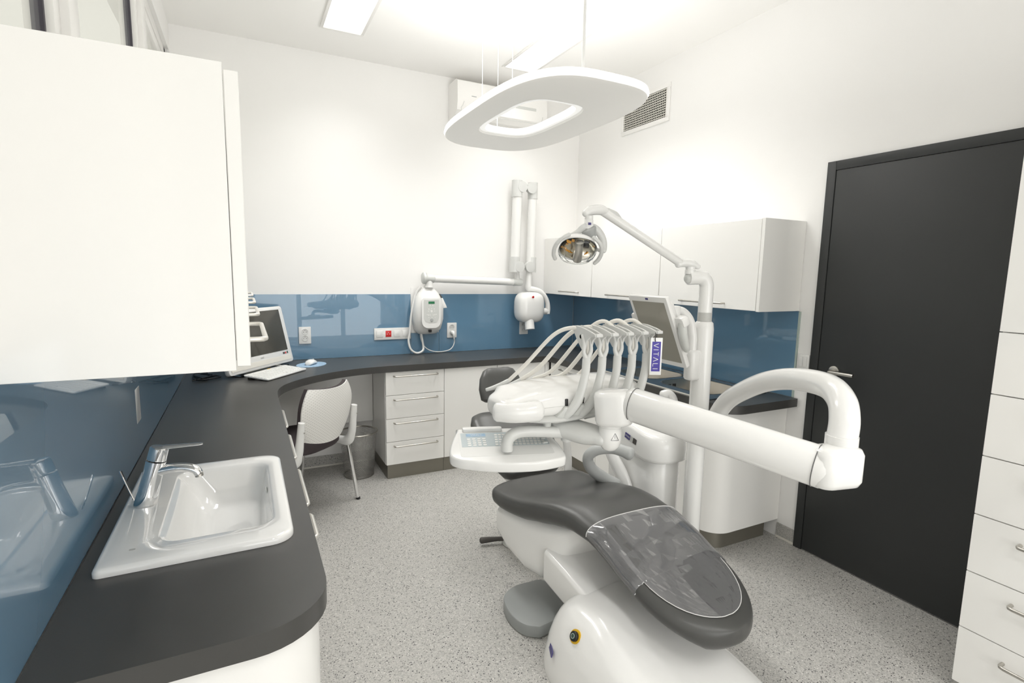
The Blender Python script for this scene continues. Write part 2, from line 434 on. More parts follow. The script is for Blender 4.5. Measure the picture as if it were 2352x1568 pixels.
def window():
    xw = XL-0.055
    b = bmn()
    for z0, z1 in ((WZ0, WZ0+0.06), (WZ1-0.06, WZ1)): box(b, xw-0.035, xw+0.035, WY0, WY1, z0, z1, 0.005)
    for y0, y1 in ((WY0, WY0+0.06), (WY1-0.06, WY1)): box(b, xw-0.035, xw+0.035, y0, y1, WZ0, WZ1, 0.005)
    w_ = struct('window_1', b, 'pvc', label='white framed high window above the left wall cabinets')
    ys = [WY0+0.06, 1.79, 3.06, WY1-0.06]
    for i, y in enumerate(ys[1:-1]):
        obj('window_mullion', bx(xw-0.04, xw+0.05, y-0.045, y+0.045, WZ0+0.06, WZ1-0.06, 0.006), 'pvc', w_)
    for i in range(3):
        y0, y1 = ys[i]+(0.045 if i else 0), ys[i+1]-(0.045 if i < 2 else 0)
        b = bmn()
        for (a, c, d, e) in ((y0, y0+0.05, WZ0+0.06, WZ1-0.06), (y1-0.05, y1, WZ0+0.06, WZ1-0.06)): box(b, xw-0.03, xw+0.03, a, c, d, e, 0.004)
        for (d, e) in ((WZ0+0.06, WZ0+0.11), (WZ1-0.11, WZ1-0.06)): box(b, xw-0.03, xw+0.03, y0+0.05, y1-0.05, d, e, 0.004)
        s = obj('window_sash', b, 'pvc', w_)
        b = bmn()
        for a in (y0+0.05, y1-0.062): box(b, xw-0.012, xw+0.012, a, a+0.012, WZ0+0.11, WZ1-0.11)
        obj('gasket', b, 'gasket', s)
        obj('window_pane', bx(xw-0.004, xw+0.004, y0+0.05, y1-0.05, WZ0+0.11, WZ1-0.11), 'window_glass', s)
window()

def door():
    y0, y1, zt = 0.735, 1.748, 2.05
    b = bmn(); t = 0.045
    box(b, XR-0.014, XR, y1-t, y1, 0, zt, 0.002); box(b, XR-0.014, XR, y0, y0+t, 0, zt, 0.002); box(b, XR-0.014, XR, y0+t, y1-t, zt-t, zt, 0.002)
    d = struct('door_1', b, 'door_paint', label='anthracite door with matching frame')
    obj('door_leaf', bx(XR-0.011, XR-0.001, y0+t+0.002, y1-t-0.002, 0.006, zt-t-0.002, 0.002), 'door_paint', d)
    yh, zh = 1.615, 1.005
    h = obj('door_handle', lathe(bmn(), [(0.0, 0), (0.026, 0), (0.026, 0.007), (0.022, 0.009), (0, 0.009)], Matrix.Translation((XR-0.011, yh, zh)) @ Matrix.Rotation(-PI/2, 4, 'Y')), 'steel', d)
    obj('lever', tube([(XR-0.019, yh, zh), (XR-0.05, yh, zh), (XR-0.062, yh-0.006, zh), (XR-0.065, yh-0.02, zh), (XR-0.065, yh-0.125, zh)], 0.0095, n=12, k=4), 'steel', h)
door()

def baseboards():
    for nm, args, trim in (('baseboard_right', (XR-0.006, XR-0.0005, 1.752, 1.86, 0.012, 0.085), (XR-0.008, XR-0.0005, 1.752, 1.86, 0.0, 0.012)),
                           ('baseboard_back', (XL+0.001, 0.83, YB-0.006, YB-0.0005, 0.012, 0.085), (XL+0.001, 0.83, YB-0.008, YB-0.0005, 0.0, 0.012))):
        bb = struct(nm, bx(*args), 'floor')
        obj('edge_strip', bx(*trim), 'laminate_edge', bb)
baseboards()

# ------------------------------------------------------------------ ceiling luminaires
def luminaire(loc, label, L=1.45, Wd=0.26):
    t = thing('ceiling_luminaire', label, 'ceiling light', loc, group='recessed ceiling luminaires')
    b = bmn(); f = 0.018
    for (x0, x1, y0, y1) in ((-Wd/2, Wd/2, -L/2, -L/2+f), (-Wd/2, Wd/2, L/2-f, L/2), (-Wd/2, -Wd/2+f, -L/2+f, L/2-f), (Wd/2-f, Wd/2, -L/2+f, L/2-f)):
        box(b, x0, x1, y0, y1, -0.010, -0.0005, 0.0015)
    obj('frame', b, 'pvc', t, local=True)
    obj('diffuser', bx(-Wd/2+f, Wd/2-f, -L/2+f, L/2-f, -0.006, -0.0008), 'diffuser', t, local=True)
    la = bpy.data.lights.new('luminaire_light', 'AREA'); la.shape = 'RECTANGLE'; la.size = Wd-2*f; la.size_y = L-2*f
    la.energy = LAMP_W; la.spread = math.radians(120); la.color = (1.0, 0.99, 0.97)
    lo = bpy.data.objects.new('luminaire_light', la); COL.objects.link(lo); lo.parent = t; lo.location = (0, 0, -0.012)
luminaire((0.605, 3.615-0.725, ZC), 'recessed ceiling luminaire above the computer desk')
luminaire((1.845, 3.63-0.725, ZC), 'recessed ceiling luminaire above the ring pendant lamp')
luminaire((0.605, -1.0, ZC), 'added unseen ceiling luminaire in line with the one over the computer desk')  # this and the next: unseen luminaires added behind the camera for frontal light
luminaire((1.845, -1.0, ZC), 'added unseen ceiling luminaire in line with the one over the pendant')

# ================================================================== WORKTOP AND SPLASHBACKS
def arc(cx, cy, r, a0, a1, k=8): return [(cx+r*math.cos(a0+(a1-a0)*i/k), cy+r*math.sin(a0+(a1-a0)*i/k)) for i in range(k+1)]
def worktop():
    xe, ye = 0.129, 3.56; xr = 2.13
    o = [(XL+0.008, 0.975)] + arc(xe-0.14, 0.975+0.14, 0.14, -PI/2, 0, 10)
    o += [(p.x, p.y) for p in cat([(xe, 2.93, 0), (0.135, 3.03, 0), (0.155, 3.12, 0), (0.2, 3.215, 0), (0.3, 3.335, 0), (0.468, 3.46, 0), (0.66, 3.535, 0), (0.85, ye, 0)], 4)]
    o += [(xr, ye), (xr, 1.93)] + arc(xr+0.13, 1.80+0.13, 0.13, PI, 1.5*PI, 8)[1:]
    o += [(XR-0.008, 1.80), (XR-0.008, YB-0.008), (XL+0.008, YB-0.008)]
    basin_hole = rrect(-0.27, 0.045, 1.36, 1.87, 0.05)
    sink_hole = rrect(2.19, 2.585, 2.0, 2.86, 0.03)
    wt = obj('worktop', prism_holes(bmn(), o, [basin_hole[::-1], sink_hole[::-1]], ZT-0.045, ZT), 'worktop', ang=30)
    tag(wt, 'continuous dark grey worktop curving round the room under the blue splashbacks', 'worktop')
worktop()

def splash():
    g = 0.006
    t = thing('glass_splashback', 'blue glass splashback on the wall behind the X-ray unit', 'splashback', (1.0, YB, ZT))
    zt = 1.29
    for (x0, x1, z0, z1) in ((XL+0.01, 1.148, ZT+0.001, zt), (1.1505, 1.3785, ZT+0.001, 0.985), (1.381, XR-0.008, ZT+0.001, zt)):
        obj('glass_panel', bx(x0, x1, YB-g, YB-0.0005, z0, z1, 0.0008, 1), 'blue_glass', t)
    t = thing('glass_splashback', 'blue glass splashback behind the double steel sink', 'splashback', (XR, 3.0, ZT))
    obj('glass_panel', bx(XR-g, XR-0.0005, 1.838, YB-g-0.001, ZT+0.001, 1.292, 0.0008, 1), 'blue_glass', t)
    obj('edge_profile', bx(XR-g-0.003, XR-0.0005, 1.828, 1.837, ZT+0.001, 1.29), 'glass_edge', t)
    t = thing('glass_splashback', 'blue glass splashback behind the washbasin tap', 'splashback', (XL, 2.0, ZT))
    obj('glass_panel', bx(XL+0.0005, XL+g, 0.6, YB-g-0.001, ZT+0.001, 1.32, 0.0008, 1), 'blue_glass', t)
splash()

# ================================================================== CABINETS
def drawer_front(parent, name, bmf, bmh, hmat='steel'):
    d = obj(name, bmf, 'laminate', parent)
    if bmh is not None: obj('handle', bmh, hmat, d)
    return d

def wall_cabinets_left():
    y0, wd = 1.0, 0.61
    def build(label, end):
        t = thing('wall_cabinet', label, 'wall cabinet', (XL, y0, 1.3), group='wall cabinets above the washbasin worktop')
        b = bmn(); box(b, 0.001, 0.33, 0.002 if not end else 0.019, wd-0.001, 0.0, 0.487, 0.001, 1)
        obj('cabinet_body', b, 'laminate', t, local=True)
        if end: obj('end_panel', bx(0.001, 0.3337, -0.001, 0.018, -0.004, 0.492, 0.0006, 1), 'laminate', t, local=True)
        d = obj('cabinet_door', bx(0.3345, 0.3565, 0.002, wd-0.002, 0.002, 0.483, 0.0015, 1), 'laminate', t, local=True)
        c = wd/2-0.01
        obj('handle', bow(bmn(), (0.356, c-0.16, 0.032), (0.356, c+0.16, 0.032), (1, 0, 0), 0.005, 0.029), 'white_metal', d, local=True)
        return t
    pm('white_metal', (0.78, 0.76, 0.71), 0.3, metal=0.55, noise=0.02)
    build('near white wall cabinet with large blank end panel above the washbasin', True)
    p = build('white wall cabinet next to the one with the large blank end panel', False)
    p.location = (XL, y0+wd, 1.3); WM[p] = Matrix.Translation(p.location)
    dup(p, (XL, y0+2*wd, 1.3), label='white wall cabinet third along from the large blank end panel')
    dup(p, (XL, y0+3*wd, 1.3), label='white wall cabinet at the far end of the washbasin row near the computer')
wall_cabinets_left()

def wall_cabinets_right():
    z0, z1, xf_ = 1.295, 1.765, 2.345
    labs = ('white corner wall cabinet beside the X-ray arm', 'middle white wall cabinet behind the operating lamp arm', 'white wall cabinet with exposed end panel towards the door')
    ys = [(3.32, YB-0.001), (2.585, 3.318), (1.862, 2.583)]
    for (a, c), lab in zip(ys, labs):
        t = thing('wall_cabinet', lab, 'wall cabinet', (XR, (a+c)/2, z0), group='wall cabinets above the steel sink')
        obj('cabinet_body', bx(xf_+0.021, XR-0.001, a, c, z0, z1, 0.001, 1), 'laminate', t)
        d = obj('cabinet_door', bx(xf_, xf_+0.019, a+0.0015, c-0.0015, z0+0.001, z1-0.001, 0.0015, 1), 'laminate', t)
        m = (a+c)/2; hl = 0.16 if c-a > 0.7 else 0.16
        if c > 4: m = 3.62; hl = 0.13
        obj('handle', bow(bmn(), (xf_, m-hl, z0+0.03), (xf_, m+hl, z0+0.03), (-1, 0, 0), 0.005, 0.03), 'steel', d)
        if a < 2: obj('end_panel', bx(xf_, XR-0.001, 1.842, 1.861, z0-0.002, z1+0.002, 0.001, 1), 'laminate', t)
wall_cabinets_right()

def base_units_back():
    yf = 3.575; zb, zt = 0.105, ZT-0.0465
    t = thing('drawer_unit', 'four-drawer white base unit beside the wire waste bin', 'drawer unit', (1.05, 3.8, 0))
    obj('cabinet_body', bx(0.838, 1.264, yf+0.021, YB-0.002, zb, zt, 0.001, 1), 'laminate', t)
    obj('plinth', bx(0.85, 1.264, yf+0.018, YB-0.01, 0, zb-0.001), 'plinth', t)
    hh = (zt-zb)/4
    for i in range(4):
        z0 = zb+i*hh
        d = obj('drawer', bx(0.84, 1.263, yf, yf+0.019, z0+0.0015, z0+hh-0.0015, 0.0015, 1), 'laminate', t)
        obj('handle', bow(bmn(), (0.895, yf, z0+hh-0.03), (1.21, yf, z0+hh-0.03), (0, -1, 0), 0.0055, 0.03), 'steel', d)
    t = thing('base_cabinet', 'two-door white base cabinet with vertical bow handles behind the chair headrest', 'base cabinet', (1.7, 3.8, 0))
    obj('cabinet_body', bx(1.266, 2.11, yf+0.021, YB-0.002, zb, zt, 0.001, 1), 'laminate', t)
    obj('plinth', bx(1.266, 2.18, yf+0.018, YB-0.01, 0, zb-0.001), 'plinth', t)
    for (a, c, hx) in ((1.267, 1.688, 1.66), (1.691, 2.108, 1.725)):
        d = obj('cabinet_door', bx(a, c, yf, yf+0.019, zb+0.0015, zt-0.0015, 0.0015, 1), 'laminate', t)
        obj('handle', bow(bmn(), (hx, yf, zt-0.03), (hx, yf, zt-0.17), (0, -1, 0), 0.0055, 0.03), 'steel', d)
    tag(obj('corner_filler', bx(2.112, 2.148, yf, yf+0.019, zb, zt, 0.001, 1), 'laminate'), 'narrow white filler strip in the corner of the base cabinets', 'filler panel')
    # modesty panel under the computer desk
    tag(obj('modesty_panel', bx(XL+0.01, 0.836, 3.985, 4.003, 0.33, zt, 0.001, 1), 'laminate'), 'white modesty panel under the computer desk behind the visitor chair', 'panel')
base_units_back()

def base_units_right():
    xf_ = 2.15; zb, zt = 0.105, ZT-0.0465
    labs = ('white base cabinet beside the corner of the sink run', 'white sink base cabinet under the steel bowls', 'narrow white base cabinet next to the rounded cabinet end')
    for (a, c, lab) in ((2.92, 3.555, labs[0]), (2.44, 2.918, labs[1]), (2.06, 2.438, labs[2])):
        t = thing('base_cabinet', lab, 'base cabinet', (2.4, (a+c)/2, 0))
        obj('cabinet_body', bx(xf_+0.021, XR-0.002, a, c, zb, 0.6, 0.001, 1), 'laminate', t)
        obj('plinth', bx(2.19, 2.205, a, c, 0, zb-0.001), 'plinth', t)
        hz = zb+0.48
        for nm, z0, z1 in (('cabinet_door', zb+0.001, hz-0.0015), ('drawer', hz+0.0015, zt)):
            d = obj(nm, bx(xf_, xf_+0.019, a+0.0015, c-0.0015, z0, z1, 0.0015, 1), 'laminate', t)
            m = (a+c)/2; l = min(0.16, (c-a)/2-0.06)
            obj('handle', bow(bmn(), (xf_, m-l, z1-0.035), (xf_, m+l, z1-0.035), (-1, 0, 0), 0.0055, 0.03), 'steel', d)
    # rounded end unit
    t = thing('end_cabinet', 'rounded white cabinet end under the worktop beside the door', 'base cabinet', (2.4, 1.95, 0))
    r = 0.12; y0 = 1.86
    pl = [(xf_, 2.058)] + arc(xf_+r, y0+r, r, PI, 1.5*PI, 10) + [(XR-0.002, y0), (XR-0.002, y0+0.02), (xf_+r, y0+0.02)] + arc(xf_+r, y0+r, r-0.02, 1.5*PI, PI, 10)[1:] + [(xf_+0.02, 2.058)]
    obj('curved_panel', prism(bmn(), pl, zb, zt), 'laminate', t)
    rp = 0.09; xp, yp = 2.19, 1.9
    pl = [(xp, 2.058)] + arc(xp+rp, yp+rp, rp, PI, 1.5*PI, 10) + [(XR-0.06, yp), (XR-0.06, yp+0.015), (xp+rp, yp+0.015)] + arc(xp+rp, yp+rp, rp-0.015, 1.5*PI, PI, 10)[1:] + [(xp+0.015, 2.058)]
    obj('plinth', prism(bmn(), pl, 0, zb-0.001), 'plinth', t)
base_units_right()

def base_units_left():
    xf_ = 0.112; zb, zt = 0.105, ZT-0.0465
    r = 0.12; y0 = 0.995
    t = thing('end_cabinet', 'rounded white cabinet end under the washbasin worktop', 'base cabinet', (-0.1, 1.05, 0))
    pl = [(XL+0.01, y0)] + arc(xf_-r, y0+r, r, -PI/2, 0, 10) + [(xf_, 1.158), (xf_-0.02, 1.158)] + arc(xf_-r, y0+r, r-0.02, 0, -PI/2, 10) + [(XL+0.01, y0+0.02)]
    obj('curved_panel', prism(bmn(), pl, zb, zt), 'laminate', t)
    obj('plinth', bx(XL+0.01, xf_-0.06, y0+0.05, y0+0.065, 0, zb-0.001), 'plinth', t)
    labs = ('white base unit under the near edge of the washbasin', 'white base unit under the washbasin tap', 'white base unit between washbasin and desk knee space', 'white base unit bordering the desk knee space')
    for i, lab in enumerate(labs):
        a = 1.16+i*0.455; c = a+0.453
        t = thing('base_cabinet', lab, 'base cabinet', (-0.1, (a+c)/2, 0))
        obj('cabinet_body', bx(XL+0.01, xf_-0.021, a, c, zb, 0.62, 0.001, 1), 'laminate', t)
        obj('plinth', bx(xf_-0.07, xf_-0.055, a, c, 0, zb-0.001), 'plinth', t)
        hz = 0.56
        for nm, z0, z1 in (('cabinet_door', zb+0.001, hz-0.0015), ('drawer', hz+0.0015, zt)):
            d = obj(nm, bx(xf_-0.019, xf_, a+0.0015, c-0.0015, z0, z1, 0.0015, 1), 'laminate', t)
            m, l = ((a+c)/2, 0.16) if i else (1.535, 0.075)
            if nm == 'drawer': obj('handle', bow(bmn(), (xf_, m-l, z1-0.035), (xf_, m+l, z1-0.035), (1, 0, 0), 0.0055, 0.038), 'white_metal', d)
    obj('side_panel', bx(XL+0.01, xf_, 2.982, 2.999, zb, zt, 0.001, 1), 'laminate', t)
base_units_left()

def tall_cabinet():
    xf_, y1, y0 = 2.23, 0.826, 0.12
    t = thing('tall_cabinet', 'tall white drawer cabinet with steel bow handles beside the dark door', 'tall cabinet', (2.45, 0.45, 0))
    obj('cabinet_body', bx(xf_+0.022, XR-0.02, y0, y1-0.001, 0.036, 2.15, 0.001, 1), 'laminate', t)
    obj('plinth', bx(xf_+0.06, XR-0.02, y0, y1-0.03, 0, 0.035), 'plinth', t)
    zs = [0.038, 0.25, 0.461, 0.671, 0.88, 1.095, 1.305]
    for i in range(6):
        d = obj('drawer', bx(xf_, xf_+0.019, y0, y1, zs[i]+0.0015, zs[i+1]-0.0015, 0.0012, 1), 'laminate', t)
        if i < 5:
            zz = zs[i]+0.155
            obj('handle', bow(bmn(), (xf_, y1-0.13, zz), (xf_, y0+0.13, zz), (-1, 0, 0), 0.006, 0.032), 'steel', d)
    obj('cabinet_door', bx(xf_, xf_+0.019, y0, y1, zs[6]+0.0015, 2.15, 0.0012, 1), 'laminate', t)
tall_cabinet()

# ================================================================== WASHBASIN AND TAP
def washbasin():
    zr = ZT+0.019
    t = thing('washbasin', 'white ceramic inset washbasin in the dark worktop', 'washbasin', (-0.12, 1.61, ZT))
    ox = (-0.312, 0.083, 1.30, 1.925)
    def R(x0, x1, y0, y1, r, z, k=8): return [Vector((p[0], p[1], z)) for p in rrect(x0, x1, y0, y1, r, k)]
    x0, x1, y0, y1 = ox; rr = [0.05, 0.05, 0.015, 0.015]
    bw = (-0.205, 0.042, 1.385, 1.865)
    rings = [R(x0, x1, y0, y1, rr, ZT+0.0005), R(x0, x1, y0, y1, rr, zr-0.008), R(x0+0.003, x1-0.003, y0+0.003, y1-0.003, rr, zr-0.002), R(x0+0.009, x1-0.009, y0+0.009, y1-0.009, rr, zr),
             R(bw[0]-0.004, bw[1]+0.006, bw[2]-0.006, bw[3]+0.006, 0.05, zr-0.001), R(bw[0], bw[1], bw[2], bw[3], 0.05, zr-0.004), R(bw[0]+0.012, bw[1]-0.005, bw[2]+0.005, bw[3]-0.005, 0.05, zr-0.016),
             R(bw[0]+0.05, bw[1]-0.014, bw[2]+0.022, bw[3]-0.022, 0.05, zr-0.07), R(bw[0]+0.07, bw[1]-0.025, bw[2]+0.045, bw[3]-0.045, 0.05, zr-0.105),
             R(bw[0]+0.09, bw[1]-0.045, bw[2]+0.08, bw[3]-0.08, 0.05, zr-0.115)]
    obj('basin_bowl', loft(bmn(), rings, cap0=False), 'ceramic', t, ang=60)
    obj('drain', lathe(bmn(), [(0, 0), (0.03, 0), (0.031, 0.003), (0.02, 0.005), (0, 0.005)], Matrix.Translation((-0.07, 1.5, zr-0.1145))), 'steel', t)
    obj('overflow_slot', prism(bmn(), rrect(-0.018, 0.018, -0.006, 0.006, 0.005), -0.001, 0.001, M=basis((0.0335, 1.68, zr-0.03), (0, 1, 0), (-0.25, 0, 1))), 'light_grey', t)
    obj('maker_mark', prism(bmn(), rrect(-0.006, 0.006, -0.003, 0.003, 0.002), 0, 0.0004, M=Matrix.Translation((-0.25, 1.372, zr))), 'sticker_grey', t)
washbasin()

def basin_tap():
    zr = ZT+0.019; bx_, by_ = -0.262, 1.635
    t = thing('basin_tap', 'chrome single-lever mixer tap on the washbasin', 'tap', (bx_, by_, zr))
    lean = Vector((0.27, 0.02, 1)).normalized()
    p = Vector((bx_, by_, zr))
    M = Matrix.Translation(p)
    # leaning body: loft from round base to slim head
    rings = []
    for h, r in ((0.0, 0.027), (0.004, 0.028), (0.03, 0.0262), (0.08, 0.0238), (0.115, 0.023)):
        c = p+Vector((lean.x/lean.z*h, lean.y/lean.z*h, h))
        up = h > 0.1
        rings.append([c+Vector((math.cos(a)*r, math.sin(a)*r, -math.cos(a)*r*0.25 if up else 0)) for a in [2*PI*i/28 for i in range(28)]])
    obj('tap_body', loft(bmn(), rings), 'chrome', t)
    c0 = p+lean*0.122; hd = obj('tap_head', lathe(bmn(), [(0, 0), (0.0225, 0.0), (0.0228, 0.004), (0.0225, 0.032), (0.02, 0.035), (0, 0.036)], frame_to(c0, c0+lean)), 'chrome', t)
    top = c0+lean*0.033
    b = bmn()
    rings = []
    for s, wv, th in ((0.0, 0.017, 0.005), (0.02, 0.0135, 0.0045), (0.05, 0.0125, 0.0035), (0.085, 0.0115, 0.0028), (0.093, 0.006, 0.002)):
        c = top+Vector((s+0.008, -s*0.12, s*0.02))
        rings.append([c+Vector((0, math.cos(a)*wv, math.sin(a)*th)) for a in [2*PI*i/14 for i in range(14)]])
    obj('lever', loft(b, rings), 'chrome', hd)
    s0 = p+lean*0.088
    sp = obj('spout', tube([s0, s0+Vector((0.04, -0.01, 0.008)), s0+Vector((0.075, -0.018, 0.008)), s0+Vector((0.098, -0.023, 0.0)), s0+Vector((0.106, -0.025, -0.012))], [0.016, 0.0135, 0.0125, 0.0125, 0.012], n=16, k=5, sx=1.15, sy=0.9), 'chrome', t)
    e = s0+Vector((0.106, -0.025, -0.012)); obj('aerator', lathe(bmn(), [(0, 0), (0.0105, 0), (0.0105, 0.007), (0, 0.007)], frame_to(e, e+Vector((0.15, -0.03, -1)))), 'steel', sp)
    q = p+Vector((-0.027, 0.03, 0)); obj('waste_rod', tube([q, q+Vector((-0.012, 0.003, 0.035)), q+Vector((-0.028, 0.005, 0.088))], [0.0028, 0.0028, 0.0034], n=8, k=3), 'chrome', t)
basin_tap()

# ================================================================== SOCKETS AND SWITCHES
def double_socket(M, label, parent_loc, plug=False, grouped=True):
    """M maps local x (width) y (height) z (out of wall)"""
    t = thing('double_socket', label, 'wall socket', parent_loc)
    obj('cover_plate', prism(bmn(), rrect(-0.041, 0.041, -0.061, 0.061, 0.004), 0, 0.009, 0.002, M=M), 'white_plastic', t)
    for s in (1, -1):
        n = obj('socket_well', lathe(bmn(), [(0.0, 0.0092), (0.0182, 0.0092), (0.0186, 0.0118), (0.0212, 0.0118), (0.0215, 0.0088)], M @ Matrix.Translation((0, s*0.0235+0.003, 0)), cap1=False), 'arm_white', t)
        b = bmn()
        for dx, dy, r in ((-0.0095, -0.003, 0.0026), (0.0095, -0.003, 0.0026), (0, 0.010, 0.0024)):
            lathe(b, [(0, 0.0093), (r, 0.0093), (r, 0.0102), (0, 0.0102)], M @ Matrix.Translation((dx, s*0.0235+0.003+dy, 0)), n=8)
        obj('contact', b, 'dark_grey', n)
    return t
Yg, Xg = YB-0.006, XR-0.006
MB_ = lambda x, z: basis((x, Yg-0.0003, z), (1, 0, 0), (0, 0, 1))
double_socket(MB_(0.371, 0.997), 'white double socket beside the mouse pad', (0.371, Yg, 0.937))
pw = double_socket(MB_(1.487, 0.998), 'white double socket with a plugged-in power lead', (1.487, Yg, 0.94))
double_socket(MB_(2.148, 1.003), 'white double socket half hidden below the X-ray head', (2.148, Yg, 0.94))
double_socket(basis((XL+0.0063, 2.165, 0.995), (0, -1, 0), (0, 0, 1)), 'white double socket on the blue glass above the washbasin worktop', (XL+0.006, 2.165, 0.93))

def socket_strip():
    x0, x1, z0, z1 = 0.862, 1.146, 0.942, 1.032
    t = thing('socket_strip', 'white four-gang socket strip with one red socket', 'wall socket', ((x0+x1)/2, Yg, z0))
    obj('cover_plate', bx(x0, x1, Yg-0.009, Yg-0.0003, z0, z1, 0.002), 'white_plastic', t)
    wd = (x1-x0-0.016)/4
    for i in range(4):
        c = x0+0.008+wd*(i+0.5); zc = (z0+z1)/2
        if i == 1:
            r = obj('red_socket', bx(c-0.022, c+0.022, Yg-0.011, Yg-0.0088, zc-0.024, zc+0.024, 0.001), 'red', t)
            b = bmn()
            for dx, dz in ((-0.0095, -0.002), (0.0095, -0.002), (0, 0.011)): lathe(b, [(0, 0), (0.003, 0), (0.003, 0.0012), (0, 0.0012)], basis((c+dx, Yg-0.0111, zc+dz), (1, 0, 0), (0, 0, 1)), n=8)
            obj('contact', b, 'light_grey', r)
        else: obj('blank_insert', bx(c-0.024, c+0.024, Yg-0.0115, Yg-0.0088, zc-0.025, zc+0.025, 0.0012), 'white_plastic', t)
socket_strip()

def light_switch():
    t = thing('light_switch', 'white light switch between the splashback edge and the door', 'light switch', (XR, 1.79, 0.99))
    obj('cover_plate', bx(XR-0.009, XR-0.0003, 1.75+0.004, 1.824, 0.985, 1.065, 0.003), 'white_plastic', t)
    for a in (1.766, 1.79): obj('rocker', bx(XR-0.013, XR-0.0088, a, a+0.022, 0.998, 1.052, 0.0015), 'white_plastic', t)
light_switch()

def power_lead():
    t = thing('power_lead', 'white power lead from the X-ray control box to a socket', 'cable', (1.4, Yg, 0.83))
    y = Yg-0.03
    obj('cable', tube([(1.497, y-0.008, 0.93), (1.50, y, 0.90), (1.485, y-0.002, 0.865), (1.45, y-0.004, 0.84), (1.38, y-0.006, 0.831), (1.31, y-0.004, 0.84), (1.255, y, 0.872), (1.225, y+0.004, 0.93), (1.215, y+0.005, 0.99)], 0.004, n=8, k=6), 'white_plastic', t)
    obj('plug', tube([(1.489, Yg-0.012, 0.979), (1.489, Yg-0.03, 0.979), (1.491, y-0.012, 0.965), (1.496, y-0.008, 0.93)], [0.018, 0.016, 0.0095, 0.006], n=14, k=4), 'white_plastic', t)
power_lead()

